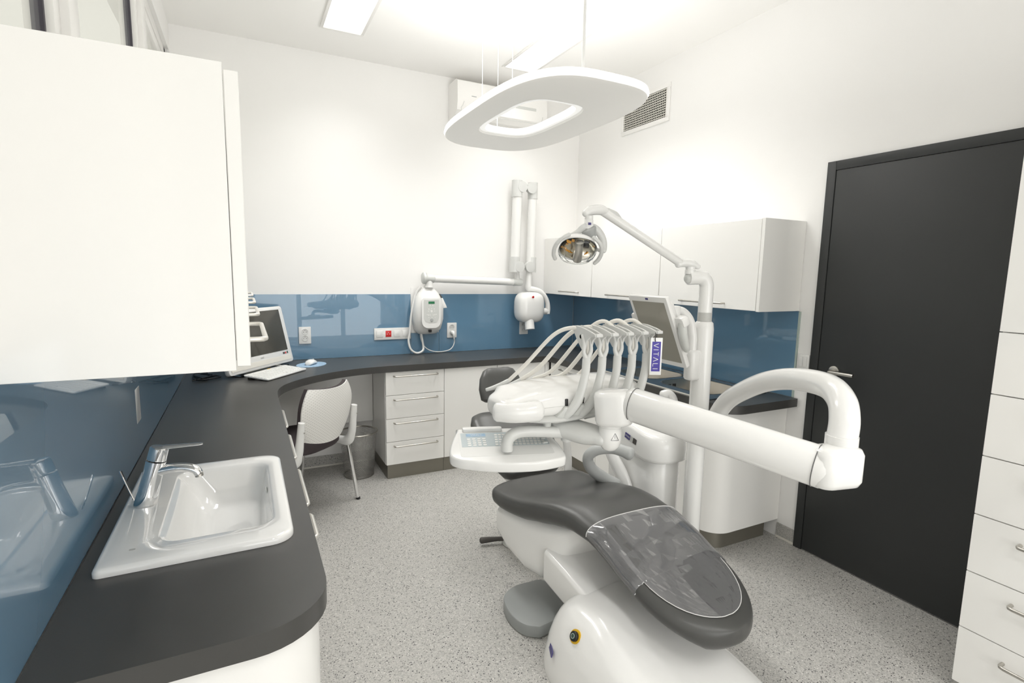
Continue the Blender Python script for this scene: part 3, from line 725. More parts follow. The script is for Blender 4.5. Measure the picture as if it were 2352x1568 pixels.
# ================================================================== X-RAY UNIT
def xray():
    t = thing('xray_unit', 'white wall-mounted dental X-ray unit with folded arms', 'x-ray unit', (1.27, YB, 1.0))
    # backing plate + control box
    obj('mount_plate', bx(1.152, 1.378, YB-0.004, YB-0.0005, 0.988, 1.34), 'wall_paint', t)
    prof = [(0.975, 0.055, 0.02), (0.985, 0.08, 0.05), (1.02, 0.105, 0.075), (1.1, 0.122, 0.095), (1.18, 0.122, 0.1), (1.25, 0.108, 0.095), (1.3, 0.085, 0.08), (1.335, 0.055, 0.062), (1.36, 0.03, 0.05)]
    rings = []
    cx = 1.272
    for z, hw, d in prof:
        q = superellipse(hw, d, 32, 3.2)
        rings.append([Vector((cx+p[0], min(YB-0.0068, YB-0.012+p[1]-d*0.25), z)) for p in q])
    cb = obj('control_box', loft(bmn(), rings), 'unit_white', t, ang=70)
    yf = YB-0.012-0.1*1.25
    def plate(pts, y, th): return prism(bmn(), pts, 0, th, M=basis((cx, y, 0), (1, 0, 0), (0, 0, 1)))
    fp = obj('front_panel', plate(rrect(-0.075, 0.075, 1.035, 1.262, [0.05, 0.012, 0.012, 0.05], 6), yf-0.002, 0.006), 'white_plastic', t)
    kp = obj('keypad', plate(rrect(-0.06, 0.06, 1.075, 1.252, [0.045, 0.006, 0.006, 0.045], 6), yf-0.0078, 0.002), 'light_grey', t)
    obj('display', bx(cx-0.024, cx+0.024, yf-0.0115, yf-0.0098, 1.222, 1.24), 'lcd_green', kp)
    for (dx, z, r) in ((-0.012, 1.21, 0.004), (0.01, 1.21, 0.004), (0, 1.185, 0.004), (-0.022, 1.182, 0.004), (0.022, 1.182, 0.004), (0, 1.166, 0.009), (-0.025, 1.166, 0.004), (0.025, 1.166, 0.004), (-0.035, 1.138, 0.004), (-0.023, 1.136, 0.005), (-0.011, 1.136, 0.004), (0.014, 1.136, 0.004), (0.026, 1.138, 0.005), (0.038, 1.14, 0.004), (-0.022, 1.118, 0.003), (0.004, 1.118, 0.003), (0.028, 1.118, 0.003)):
        obj('button', lathe(bmn(), [(0, 0), (r, 0), (r, 0.0012), (0, 0.0012)], basis((cx+dx, yf-0.0098, z), (1, 0, 0), (0, 0, 1)), n=12), 'key_white', kp)
    obj('exposure_button', lathe(bmn(), [(0, 0), (0.013, 0), (0.012, 0.003), (0, 0.004)], basis((cx+0.002, yf-0.0098, 1.097), (1, 0, 0), (0, 0, 1)), n=18), 'armrest_grey', kp)
    obj('power_switch', bx(cx-0.013, cx+0.009, YB-0.125, YB-0.108, 1.0, 1.02, 0.002), 'black', t)
    obj('hand_switch_holder', prism(bmn(), [(0.104, 1.262), (0.114, 1.262), (0.145, 1.2), (0.15, 1.185), (0.118, 1.182)], 0, 0.05, 0.003, M=basis((cx, YB-0.03, 0), (1, 0, 0), (0, 0, 1))), 'white_plastic', t)
    obj('hand_switch', tube([(cx+0.092, YB-0.06, 1.292), (cx+0.113, YB-0.06, 1.262)], 0.006, n=8, k=1), 'dark_grey', t)
    # neck and pivot
    ya = YB-0.085
    obj('neck', lathe(bmn(), [(0, 0), (0.034, 0.0), (0.03, 0.02), (0.028, 0.06), (0, 0.06)], Matrix.Translation((cx, ya, 1.345))), 'unit_white', t)
    obj('pivot', tube([(1.225, ya, 1.415), (1.243, ya, 1.415), (1.247, ya, 1.415), (1.31, ya, 1.413)], [0.045, 0.045, 0.034, 0.034], n=24, k=3, dome=0.25), 'light_grey', t)
    arm = obj('horizontal_arm', tube([(1.3, ya, 1.412), (2.03, ya, 1.392)], 0.029, n=24, k=1), 'unit_white', t)
    obj('elbow', tube([(2.0, ya, 1.393), (2.075, ya, 1.391)], [0.031, 0.031], n=24, k=1, dome=0.4), 'light_grey', t)
    # two upright arms
    yb_ = YB-0.11
    a1 = obj('upright_arm', tube([(2.0, yb_, 1.52), (2.012, yb_, 2.12)], 0.04, n=24, k=1, sx=1.0), 'unit_white', t)
    a2 = obj('upright_arm', tube([(2.146, yb_, 1.52), (2.152, yb_, 2.12)], 0.037, n=24, k=1), 'unit_white', t)
    for (x, z0, z1, r, sgn) in ((1.998, 1.475, 1.6, 0.044, 1), (2.008, 2.08, 2.21, 0.044, 1), (2.155, 1.475, 1.6, 0.041, -1), (2.153, 2.075, 2.205, 0.041, -1)):
        obj('joint_cap', tube([(x, yb_, z0), (x, yb_, z1)], r, n=24, k=1), 'arm_white', a1 if sgn > 0 else a2)
        zc = z0+0.045 if z0 < 2 else z1-0.05
        obj('joint_disc', lathe(bmn(), [(0, 0), (0.045, 0), (0.043, 0.03), (0, 0.032)], basis((x+sgn*0.03, yb_-0.015, zc), (1, 0, 0), (0, 0, 1))), 'arm_white', a1 if sgn > 0 else a2)
    obj('top_link', tube([(2.01, yb_, 2.155), (2.15, yb_, 2.155)], 0.02, n=14, k=1), 'unit_white', t)
    obj('lower_link', tube([(2.02, yb_, 1.5), (2.035, ya, 1.46), (2.04, ya, 1.395)], 0.022, n=14, k=4), 'unit_white', t)
    # head with yoke
    hd = thing_head = obj('tube_head', sphere_box((2.122, YB-0.15, 1.185), (0.12, 0.095, 0.128), 3.4), 'unit_white', t, ang=70)
    obj('warning_light', lathe(bmn(), [(0, 0), (0.011, 0), (0.009, 0.004), (0, 0.005)], basis((2.105, YB-0.2465, 1.275), (1, 0, 0), (0, -0.35, 1)), n=14), 'red', hd)
    obj('yoke', tube([(2.135, yb_, 1.5), (2.132, yb_, 1.42), (2.135, yb_, 1.345), (2.165, yb_-0.02, 1.335), (2.225, yb_-0.05, 1.315), (2.275, yb_-0.06, 1.25), (2.292, yb_-0.06, 1.18), (2.288, yb_-0.06, 1.13)], [0.03, 0.032, 0.034, 0.026, 0.022, 0.022, 0.024, 0.024], n=16, k=6, sy=0.8), 'unit_white', t)
    obj('yoke_pivot', tube([(2.23, YB-0.16, 1.15), (2.29, YB-0.165, 1.15)], 0.028, n=20, k=1, dome=0.3), 'unit_white', t)
    obj('beam_cone', tube([(2.1, YB-0.19, 1.1), (2.1, YB-0.215, 1.005)], [0.04, 0.04], n=24, k=1), 'unit_white', hd)
def sphere_box(c, h, e=3.0, n=28, m=18):
    b = bmn(); rings = []
    for j in range(m+1):
        ph = -PI/2+PI*j/m
        sz = math.copysign(abs(math.sin(ph))**(2/e), math.sin(ph)); cz = abs(math.cos(ph))**(2/e)
        cz = max(cz, 1e-3)
        rings.append([Vector((c[0]+h[0]*cz*p[0], c[1]+h[1]*cz*p[1], c[2]+h[2]*sz)) for p in superellipse(1, 1, n, e)])
    return loft(b, rings)
xray()
def xray_hose():
    y = YB-0.05
    tag(obj('xray_cable', tube([(1.215, YB-0.06, 1.35), (1.175, y, 1.29), (1.143, y, 1.15), (1.128, y, 1.0), (1.118, y, 0.93), (1.13, y-0.01, 0.87), (1.16, y-0.012, 0.84), (1.195, y-0.012, 0.834), (1.228, y-0.01, 0.85), (1.236, y, 0.88), (1.225, y, 0.95), (1.215, y, 1.0)], 0.0085, n=10, k=6), 'white_plastic'),
        'thick white cable looping down beside the X-ray control box', 'cable')
xray_hose()

# ================================================================== COMPUTER, KEYBOARD, MOUSE
def computer():
    ang = math.atan2(0.77, 0.63)
    t = thing('all_in_one_computer', 'white all-in-one computer with dark screen in the corner of the worktop', 'computer', (0.083, 3.66, ZT), ang)
    # local: x along the screen, -y faces the room, z up, leaning back
    L = Matrix.Translation((0, 0, 0.018)) @ Matrix.Rotation(math.radians(-13), 4, 'X')
    w_, h_ = 0.30, 0.385
    obj('housing', prism(bmn(), rrect(-w_, w_, 0.0, h_, 0.02), -0.02, 0.012, 0.004, M=L @ basis((0, 0, 0), (1, 0, 0), (0, 0, 1))), 'white_plastic', t, local=True)
    F = L @ basis((0, -0.0123, 0), (1, 0, 0), (0, 0, 1))
    obj('display', prism(bmn(), rrect(-0.262, 0.262, 0.085, 0.362, 0.002), 0, 0.001, M=F), 'screen', t, local=True)
    obj('speaker_bar', prism(bmn(), rrect(-0.28, 0.28, 0.018, 0.05, 0.004), 0, 0.0016, M=F), 'laminate_edge', t, local=True)
    st = obj('stickers', prism(bmn(), rrect(0.205, 0.225, 0.06, 0.073, 0.001), 0, 0.0006, M=F), 'dark_grey', t, local=True)
    st.name = 'sticker'
    obj('sticker', prism(bmn(), rrect(0.228, 0.24, 0.06, 0.073, 0.001), 0, 0.0006, M=F), 'red', t, local=True)
    obj('sticker', prism(bmn(), rrect(0.246, 0.258, 0.06, 0.076, 0.001), 0, 0.0006, M=F), 'dark_green', t, local=True)
    tx = text_on('logo', 'msi', 0.022, WM[t] @ F @ Matrix.Translation((0.0, 0.066, 0.0006)), 'armrest_grey', t)
    for s in (-0.2, 0.2):
        obj('foot', prism(bmn(), rrect(s-0.02, s+0.02, -0.03, 0.09, 0.008), 0.0, 0.012, 0.003), 'clear_plastic', t, local=True)
    obj('stand', bx(-0.12, 0.12, 0.03, 0.15, 0.0, 0.012, 0.003), 'light_grey', t, local=True)
computer()

def keyboard():
    ang = math.atan2(0.77, 0.63)
    t = thing('keyboard', 'slim white wireless keyboard in front of the computer', 'keyboard', (0.152, 3.505, ZT), ang)
    T = Matrix.Translation((0, 0, 0.006)) @ Matrix.Rotation(math.radians(5), 4, 'X')
    obj('keyboard_base', prism(bmn(), rrect(-0.19, 0.19, -0.085, 0.085, 0.015), 0.0045, 0.014, 0.003, M=T), 'white_plastic', t, local=True)
    proto = None
    for r in range(6):
        y = -0.062+r*0.0222
        xs = [(-0.174+i*0.0237, 0.0205) for i in range(15)] if r else [(-0.174, 0.0205), (-0.15, 0.0205), (-0.126, 0.0205), (-0.056, 0.115), (0.015+0.012, 0.0205)] + [(0.05+i*0.0237, 0.0205) for i in range(5)]
        for (x, wk) in xs:
            if proto is None or wk != 0.0205:
                k = obj('key', prism(bmn(), rrect(-wk/2, wk/2, -0.009, 0.009, 0.002, 2), 0, 0.0022), 'key_white', t, local=True)
                if wk == 0.0205: proto = k
            else:
                k = proto.copy(); COL.objects.link(k); k.parent = t
            k.matrix_local = T @ Matrix.Translation((x, y, 0.014))
    obj('sticker', prism(bmn(), rrect(0.02, 0.045, 0.077, 0.083, 0.001), 0.0141, 0.0145, M=T), 'yellow', t, local=True)
    obj('foot', bx(-0.16, -0.13, 0.05, 0.075, 0.0, 0.014), 'dark_grey', t, local=True)
    obj('foot', bx(0.13, 0.16, 0.05, 0.075, 0.0, 0.014), 'dark_grey', t, local=True)
keyboard()

def mouse():
    b = bmn(); n = 40
    lathe(b, [(0.0, 0), (0.1, 0), (0.1, 0.003), (0, 0.003)], Matrix.Translation((0.385, 3.79, ZT)) @ Matrix.Rotation(0.9, 4, 'Z') @ Matrix.Diagonal((1.12, 0.9, 1, 1)), n=48)
    tag(obj('mouse_pad', b, 'pad_blue'), 'oval light blue printed mouse pad on the worktop', 'mouse pad')
    t = thing('computer_mouse', 'small white computer mouse on the blue pad', 'mouse', (0.385, 3.79, ZT+0.003), math.radians(-35))
    rings = []
    for s, hw, h in ((-0.048, 0.012, 0.010), (-0.044, 0.022, 0.02), (-0.03, 0.029, 0.032), (-0.005, 0.031, 0.037), (0.02, 0.029, 0.031), (0.038, 0.025, 0.021), (0.047, 0.014, 0.012)):
        r = []
        for i in range(20):
            a = 2*PI*i/20; r.append(Vector((hw*math.cos(a), s, max(0.0, h*0.5+h*0.5*math.sin(a)) if math.sin(a) > 0 else h*0.5*(1+math.sin(a)))))
        rings.append(r)
    obj('mouse_shell', loft(bmn(), rings), 'white_plastic', t, local=True, ang=70)
    obj('scroll_wheel', tube([(-0.003, 0.026, 0.029), (0.003, 0.026, 0.029)], 0.006, n=14, k=1), 'light_grey', t, local=True)
mouse()
def desk_cables():
    pts = [(-0.3+0.18*random.random(), 3.42+0.3*random.random(), ZT+0.005+0.012*random.random()) for i in range(14)]
    tag(obj('desk_cable', tube(pts, 0.0035, n=8, k=6), 'black'), 'tangled black cables behind the computer', 'cable')
desk_cables()

# ================================================================== VISITOR CHAIR AND BIN
def visitor_chair():
    t = thing('visitor_chair', 'white shell visitor chair with dark fabric seat and steel legs', 'chair', (0.245, 3.345, 0), math.radians(42))
    # seat cushion
    rings = []
    for z, s in ((0.415, 0.80), (0.42, 0.95), (0.435, 1.0), (0.455, 1.0), (0.468, 0.95), (0.472, 0.8)):
        q = superellipse(0.222*s, 0.215*s, 36, 3.4)
        rings.append([Vector((p[0]*(1.0-0.08*(p[1] < 0)), p[1], z-0.03*max(0, -(p[1])/0.2)**2*0.3)) for p in q])
    obj('seat', loft(bmn(), rings), 'chair_fabric', t, local=True, ang=60)
    # white side frames with upright posts
    for s in (-1, 1):
        fr = obj('side_frame', tube([(s*0.225, 0.17, 0.405), (s*0.228, 0.0, 0.40), (s*0.228, -0.12, 0.395), (s*0.228, -0.195, 0.40), (s*0.228, -0.225, 0.46), (s*0.226, -0.24, 0.56), (s*0.225, -0.25, 0.635)], [0.017, 0.019, 0.024, 0.03, 0.024, 0.02, 0.018], n=14, k=5, sx=0.9, sy=1.1), 'white_plastic', t, local=True)
        obj('screw', lathe(bmn(), [(0, 0), (0.004, 0), (0.004, 0.002), (0, 0.002)], basis((s*0.226, -0.268, 0.58), (1, 0, 0), (0, 0, 1)), n=10), 'steel', fr, local=True)
        lg = obj('leg', tube([(s*0.228, -0.19, 0.385), (s*0.262, -0.235, 0.012)], 0.0125, n=14, k=1), 'chrome', t, local=True)
        obj('foot_cap', tube([(s*0.262, -0.235, 0.014), (s*0.2635, -0.237, 0.0)], 0.0135, n=14, k=1), 'black', lg, local=True)
        lg = obj('leg', tube([(s*0.226, 0.15, 0.40), (s*0.25, 0.225, 0.012)], 0.0125, n=14, k=1), 'chrome', t, local=True)
        obj('foot_cap', tube([(s*0.25, 0.225, 0.014), (s*0.251, 0.227, 0.0)], 0.0135, n=14, k=1), 'black', lg, local=True)
    obj('cross_bar', tube([(-0.225, 0.12, 0.398), (0.225, 0.12, 0.398)], 0.011, n=12, k=1), 'white_plastic', t, local=True)
    # curved back: shell behind, cushion in front
    def back(off, th, shrink):
        b = bmn(); NX, NZ = 18, 12
        def pt(i, j, d):
            u = -1+2*i/NX; v = j/NZ
            hw = 0.212*(0.93+0.07*math.sin(min(v*2.4, PI)))*shrink
            if v > 0.55: hw *= 1-0.22*((v-0.55)/0.45)**2
            if v < 0.25: hw *= 1-0.10*((0.25-v)/0.25)**2
            x = u*hw
            z = 0.468+0.335*v + (-0.02*(1-u*u) if v < 0.01 else 0)
            zlow = 0.505-0.035*(1-abs(u)**2.2); ztop = 0.795-0.012*abs(u)**3*0+0.012*(u*u)
            z = zlow+(ztop-zlow)*v
            y = -0.232-0.045*v + 0.055*(u*u) - 0.03*math.sin(v*PI)*0.4
            return Vector((x, y-off-d, z))
        rings = []
        for j in range(NZ+1):
            rings.append([pt(i, j, 0) for i in range(NX+1)]+[pt(i, j, th) for i in range(NX, -1, -1)])
        return loft(b, rings)
    obj('backrest', back(0.02, 0.008, 1.0), 'perforated', t, local=True, ang=50)
    obj('back_cushion', back(-0.006, 0.022, 0.985), 'chair_fabric', t, local=True, ang=50)
visitor_chair()

def waste_bin():
    t = thing('waste_bin', 'round silver wire mesh waste bin beside the drawer unit', 'waste bin', (0.685, 3.765, 0))
    n = 40
    def R(r, z): return [Vector((r*math.cos(2*PI*i/n), r*math.sin(2*PI*i/n), z)) for i in range(n)]
    obj('mesh_wall', loft(bmn(), [R(0.103, 0.012), R(0.128, 0.32)], False, False), 'wire_mesh', t, local=True)
    obj('base', lathe(bmn(), [(0, 0.0), (0.1, 0.0), (0.105, 0.004), (0.105, 0.02), (0.1, 0.02), (0.1, 0.008), (0, 0.008)], n=40), 'mesh_metal', t, local=True)
    pts = [(0.129*math.cos(2*PI*i/40), 0.129*math.sin(2*PI*i/40), 0.322) for i in range(41)]
    obj('rim', tube(pts, 0.0065, n=10, k=1, cap=False), 'steel', t, local=True)
waste_bin()

# ================================================================== DOUBLE SINK
def kitchen_sink():
    t = thing('double_sink', 'black framed double sink with two brushed steel bowls', 'sink', (2.4, 2.42, ZT))
    o = rrect(2.15, 2.625, 1.96, 2.9, 0.02)
    bowls = [(2.225, 2.56, 2.49, 2.83), (2.225, 2.56, 2.03, 2.44)]
    holes = [rrect(*bw, 0.09, 6) for bw in bowls]
    obj('sink_frame', prism_holes(bmn(), o, [h[::-1] for h in holes], ZT+0.0005, ZT+0.006), 'black_glass', t, ang=30)
    b = bmn(); box(b, 2.146, 2.1495, 1.96, 2.9, ZT+0.0005, ZT+0.007)
    obj('trim_strip', b, 'laminate_edge', t)
    for bw in bowls:
        x0, x1, y0, y1 = bw
        def R(d, r, z): return [Vector((p[0], p[1], z)) for p in rrect(x0+d, x1-d, y0+d, y1-d, r, 6)]
        bl = obj('bowl', loft(bmn(), [R(-0.006, 0.095, ZT+0.0065), R(0.0, 0.09, ZT+0.0075), R(0.003, 0.088, ZT+0.004), R(0.01, 0.085, ZT-0.1), R(0.03, 0.07, ZT-0.14), R(0.06, 0.05, ZT-0.145)], cap0=False), 'steel_bowl', t, ang=60)
        b = bmn()
        for i, dy in enumerate((-0.03, -0.02, -0.01, 0.01, 0.02, 0.03)):
            box(b, x0+0.13+dy, x0+0.134+dy, y1-0.0085, y1-0.006, ZT-0.045, ZT-0.02)
        obj('overflow_slots', b, 'black', bl).name = 'overflow_slot'
        obj('strainer', lathe(bmn(), [(0, 0), (0.04, 0), (0.04, 0.003), (0, 0.004)], Matrix.Translation(((x0+x1)/2, (y0+y1)/2, ZT-0.1448))), 'steel', bl)
    tp = thing('sink_tap', 'slim dark tap standing behind the steel sink', 'tap', (2.6, 2.47, ZT+0.006))
    obj('tap_body', lathe(bmn(), [(0, 0), (0.024, 0), (0.024, 0.006), (0.014, 0.01), (0.013, 0.08), (0, 0.082)], Matrix.Translation((2.6, 2.47, ZT+0.006))), 'dark_grey', tp)
    obj('spout', tube([(2.6, 2.47, 0.89), (2.6, 2.47, 0.95), (2.585, 2.47, 0.985), (2.54, 2.47, 0.99), (2.5, 2.47, 0.965)], 0.009, n=12, k=5), 'dark_grey', tp)
    obj('lever', tube([(2.6, 2.455, 0.885), (2.605, 2.41, 0.9)], 0.005, n=8, k=1), 'dark_grey', tp)
pm('black_glass', (0.035, 0.042, 0.05), 0.12, coat=0.6, noise=0.05)
kitchen_sink()

# ================================================================== AIR CONDITIONER, VENT, PENDANT
def aircon():
    x0, x1, y1 = 1.455, 2.215, YB-0.001
    t = thing('air_conditioner', 'white split air conditioner high on the back wall', 'air conditioner', ((x0+x1)/2, YB, 2.62))
    pr = [(0.0, 2.63), (0.0, 2.88), (0.17, 2.88), (0.2, 2.865), (0.205, 2.72), (0.19, 2.66), (0.14, 2.62), (0.04, 2.615)]
    b = bmn(); M = Matrix(((0, 0, 1, 0), (-1, 0, 0, y1), (0, 1, 0, 0), (0, 0, 0, 1)))
    n0 = len(b.verts)
    loft(b, [[Vector((p[0], p[1], x)) for p in pr] for x in (x0, x1)]); xf(b, n0, M)
    obj('housing', b, 'pvc', t, ang=30)
    obj('air_flap', prism(bmn(), rrect(x0+0.06, x1-0.06, 2.634, 2.71, 0.02), 0, 0.003, M=basis((0, y1-0.206, 0), (1, 0, 0), (0, 0.09, 1))), 'white_plastic', t)
    obj('display_strip', bx(x1-0.28, x1-0.1, y1-0.2068, y1-0.204, 2.735, 2.755), 'light_grey', t)
    obj('groove', tube([(x0+0.05, y1-0.2085, 2.72), (x0+0.04, y1-0.207, 2.69), (x0+0.03, y1-0.203, 2.665), (x0+0.1, y1-0.198, 2.645), (x1-0.1, y1-0.198, 2.645), (x1-0.05, y1-0.203, 2.665), (x1-0.04, y1-0.207, 2.7)], 0.0016, n=6, k=4), 'light_grey', t)
    obj('maker_mark', prism(bmn(), rrect(x0+0.11, x0+0.15, 2.762, 2.767, 0.002), 0, 0.001, M=basis((0, y1-0.2045, 0), (1, 0, 0), (0, 0, 1))), 'armrest_grey', t)
aircon()

def vent():
    y0, y1, z0, z1 = 2.92, 3.44, 2.53, 2.785; f = 0.03
    t = thing('vent_grille', 'rectangular grey ventilation grille high on the right wall', 'vent', (XR, (y0+y1)/2, z0))
    b = bmn()
    for (a, c, d, e) in ((y0, y1, z0, z0+f), (y0, y1, z1-f, z1), (y0, y0+f, z0+f, z1-f), (y1-f, y1, z0+f, z1-f)): box(b, XR-0.012, XR-0.0005, a, c, d, e, 0.002)
    obj('frame', b, 'pvc', t)
    obj('backing', bx(XR-0.002, XR-0.0006, y0+f, y1-f, z0+f, z1-f), 'black', t)
    n = 12
    for i in range(n):
        z = z0+f+(z1-z0-2*f)*(i+0.5)/n
        obj('slat', bx(XR-0.012, XR-0.008, y0+f, y1-f, z-0.0022, z+0.0022), 'laminate_edge', t)
    n = 26
    for i in range(n):
        y = y0+f+(y1-y0-2*f)*(i+0.5)/n
        obj('bar', bx(XR-0.0075, XR-0.004, y-0.0016, y+0.0016, z0+f, z1-f), 'laminate_edge', t)
vent()

def pendant():
    z = 2.2
    cx, cy, hx, hy = 1.30, 2.385, 0.335, 0.64
    ix, iy, icx, icy = 0.135, 0.29, 1.262, 2.37
    t = thing('pendant_lamp', 'large white rounded ring pendant lamp hanging over the dental chair', 'pendant lamp', (cx, cy, z))
    def R(a, b_, zz, x=cx, y=cy, e=3.3): return [Vector((x+p[0], y+p[1], zz)) for p in superellipse(a, b_, 72, e)]
    e2 = 3.6
    obj('underside', loft(bmn(), [R(ix+0.03, iy+0.035, z+0.012, icx, icy, e2), R(ix+0.034, iy+0.04, z+0.002, icx, icy, e2), R(hx-0.015, hy-0.02, z+0.001), R(hx-0.004, hy-0.006, z+0.008)], False, False), 'lamp_shell', t, ang=50)
    obj('rim', loft(bmn(), [R(hx-0.004, hy-0.006, z+0.008), R(hx+0.002, hy+0.003, z+0.022), R(hx-0.002, hy-0.003, z+0.038), R(hx-0.02, hy-0.025, z+0.046), R(ix+0.02, iy+0.025, z+0.046, icx, icy, e2)], False, False), 'lamp_rim', t, ang=50)
    obj('inner_wall', loft(bmn(), [R(ix+0.02, iy+0.025, z+0.046, icx, icy, e2), R(ix, iy, z+0.04, icx, icy, e2), R(ix-0.002, iy-0.003, z+0.022, icx, icy, e2), R(ix+0.006, iy+0.008, z+0.008, icx, icy, e2), R(ix+0.03, iy+0.035, z+0.012, icx, icy, e2)], False, False), 'lamp_rim', t, ang=50)
    la = bpy.data.lights.new('uplight', 'AREA'); la.shape = 'RECTANGLE'; la.size = 0.4; la.size_y = 0.95; la.energy = UP_W; la.color = (1.0, 0.99, 0.97)  # area lamp added above the pendant to brighten the ceiling
    lo = bpy.data.objects.new('uplight', la); COL.objects.link(lo); lo.parent = t; lo.location = (0, 0, 0.06); lo.rotation_euler = (PI, 0, 0)
    zt = z+0.04
    obj('power_cord', tube([(1.215, 1.83, zt), (1.215, 1.83, ZC-0.001)], 0.0062, n=10, k=1), 'white_plastic', t)
    for (x, y) in ((1.12, 2.6), (1.215, 2.45), (1.3, 2.8)):
        obj('suspension_wire', tube([(x, y, zt), (x, y, ZC-0.001)], 0.0013, n=6, k=1), 'white_plastic', t)
pendant()

# ================================================================== DENTAL CHAIR
CO = Vector((1.372, 1.055, 0)); CROT = 0.0
def seat_off(u): return 0.0 if u < 0.45 else -0.15*min(1.0, ((u-0.45)/0.55))**1.3
def turn(x, y): return (x*0.9914-y*0.1305-0.035, x*0.1305+y*0.9914-0.025)
def interp(tab, u):
    for (a, b_) in zip(tab[:-1], tab[1:]):
        if u <= b_[0]:
            f = (u-a[0])/(b_[0]-a[0]) if b_[0] > a[0] else 0
            f = max(0, min(1, f)); f = f*f*(3-2*f)*0.5+f*0.5
            return [a[k]+(b_[k]-a[k])*f for k in range(1, len(a))]
    return list(tab[-1][1:])
def dental_chair():
    t = thing('dental_chair', 'grey upholstered dental patient chair with white base', 'dental chair', CO, CROT)
    # local: x right, y from foot tip to head, z up.  columns: u, top z, thickness, half width, dish
    tab = [(0.0, 0.345, 0.075, 0.02, 0), (0.008, 0.352, 0.085, 0.062, 0), (0.03, 0.362, 0.092, 0.115, 0), (0.07, 0.376, 0.095, 0.16, 0), (0.13, 0.395, 0.096, 0.196, 0), (0.2, 0.415, 0.097, 0.213, 0.0), (0.3, 0.447, 0.1, 0.222, 0.0), (0.42, 0.487, 0.105, 0.224, 0.0), (0.53, 0.525, 0.11, 0.225, 0.0), (0.62, 0.55, 0.128, 0.228, 0.004), (0.7, 0.556, 0.142, 0.238, 0.012),
           (0.78, 0.546, 0.148, 0.252, 0.024), (0.86, 0.532, 0.146, 0.266, 0.034), (0.94, 0.526, 0.135, 0.272, 0.034), (1.01, 0.526, 0.12, 0.262, 0.024), (1.04, 0.522, 0.1, 0.25, 0.01), (1.055, 0.512, 0.075, 0.22, 0.0), (1.062, 0.5, 0.03, 0.18, 0.0)]
    def section(u, zt, th, hw, dish, grow=0.0, top_only=False, n=40):
        out = []
        for i in range(n):
            a = 2*PI*i/n
            c, s = math.cos(a), math.sin(a); e = 3.0
            x = (hw+grow)*math.copysign(abs(c)**(2/e), c)
            zz = (th/2+grow)*math.copysign(abs(s)**(2/2.6), s)
            if s > 0: zz -= dish*(1-(x/(hw+grow))**2)*s
            out.append(Vector((x+seat_off(u), u, zt-th/2+zz)))
        return out
    def itab(u):
        zt, th, hw, dish = interp(tab, u)
        if u < 0.27:
            q = math.sqrt(max(0.0, 1-((0.27-u)/0.27)**2)); hw = 0.2195*q
            zt = 0.437-(0.27-u)*0.3-0.012*(1-q)**2; th = 0.097*(0.35+0.65*min(1.0, q*1.9)) if q < 0.53 else 0.097
        return [zt, th, hw, dish]
    us = [0.0008, 0.003, 0.007, 0.013, 0.02, 0.03, 0.042, 0.056, 0.075, 0.1, 0.13, 0.165]+[0.2+0.04*i for i in range(21)]+[1.02, 1.035, 1.05, 1.058, 1.062]
    rings = [section(u, *itab(u), n=56) for u in us]
    obj('seat_cushion', loft(bmn(), rings), 'vinyl', t, local=True, ang=70)
    # clear protective foot cover: open shell over the upper side, from u .03 to .53
    b = bmn(); rings = []
    def ztop(u, x):
        zt, th, hw, dish = itab(u); q = min(1.0, abs(x/hw))
        return zt-th/2+th/2*(1-q**3)**(1/2.6)-dish*(1-q*q)
    rim = []
    for u in [0.045, 0.047, 0.052, 0.06, 0.07, 0.085, 0.105, 0.13, 0.16, 0.19, 0.22, 0.249]:
        wi = max(0.006, 0.186*math.sqrt(max(0, 1-((0.27-u)/0.226)**2)))
        r = []
        for i in range(41):
            x = wi*math.cos(PI*i/40); r.append(Vector((x, u, ztop(u, x)+0.0045)))
        rings.append(r)
    rim = [r[0] for r in rings[::-1]]+[r[-1] for r in rings]
    for u in [0.25]+[0.28+0.04*i for i in range(7)]:
        rings.append(section(u, *interp(tab, u), 0.0045, n=80)[0:41])
    rim = [rings[12][0]]+rim+[rings[12][-1]]
    loft(b, rings, closed=False)
    bmesh.ops.solidify(b, geom=b.faces[:], thickness=0.0008)
    obj('foot_cover', b, 'clear_cover', t, local=True, ang=60)
    obj('cover_piping', tube(rim, 0.0014, n=6, k=1), 'cover_rim', t, local=True)
    u = 0.52; zt, th, hw, dish = interp(tab, u)
    obj('cover_piping', tube([p for p in section(u, zt, th, hw, dish, 0.0048, n=60)[0:31]], 0.0016, n=6, k=1), 'cover_rim', t, local=True)
    # white shell under the seat
    shell = [(0.62, 0.445, 0.055, 0.10), (0.66, 0.44, 0.12, 0.19), (0.72, 0.44, 0.24, 0.215), (0.78, 0.435, 0.3, 0.225), (0.86, 0.43, 0.285, 0.235), (0.95, 0.432, 0.23, 0.24), (1.02, 0.432, 0.17, 0.235), (1.04, 0.43, 0.13, 0.2)]
    rings = []
    for u, zt, th, hw in shell:
        q = superellipse(hw, th/2, 36, 4)
        rings.append([Vector((p[0]+seat_off(u), u, zt-th/2+p[1])) for p in q])
    obj('seat_shell', loft(bmn(), rings), 'unit_white', t, local=True, ang=60)
    # lift arm
    b = bmn(); rings = []
    for (u, z0, z1) in ((0.36, 0.09, 0.21), (0.5, 0.11, 0.245), (0.66, 0.15, 0.295), (0.78, 0.18, 0.325)):
        rings.append([Vector((*turn(p[0]-0.03, u), p[1])) for p in rrect(-0.135, 0.135, z0, z1, 0.02)])
    obj('lift_arm', loft(b, rings), 'unit_white', t, local=True, ang=50)
    # base: stacked rounded footprints
    rings = []
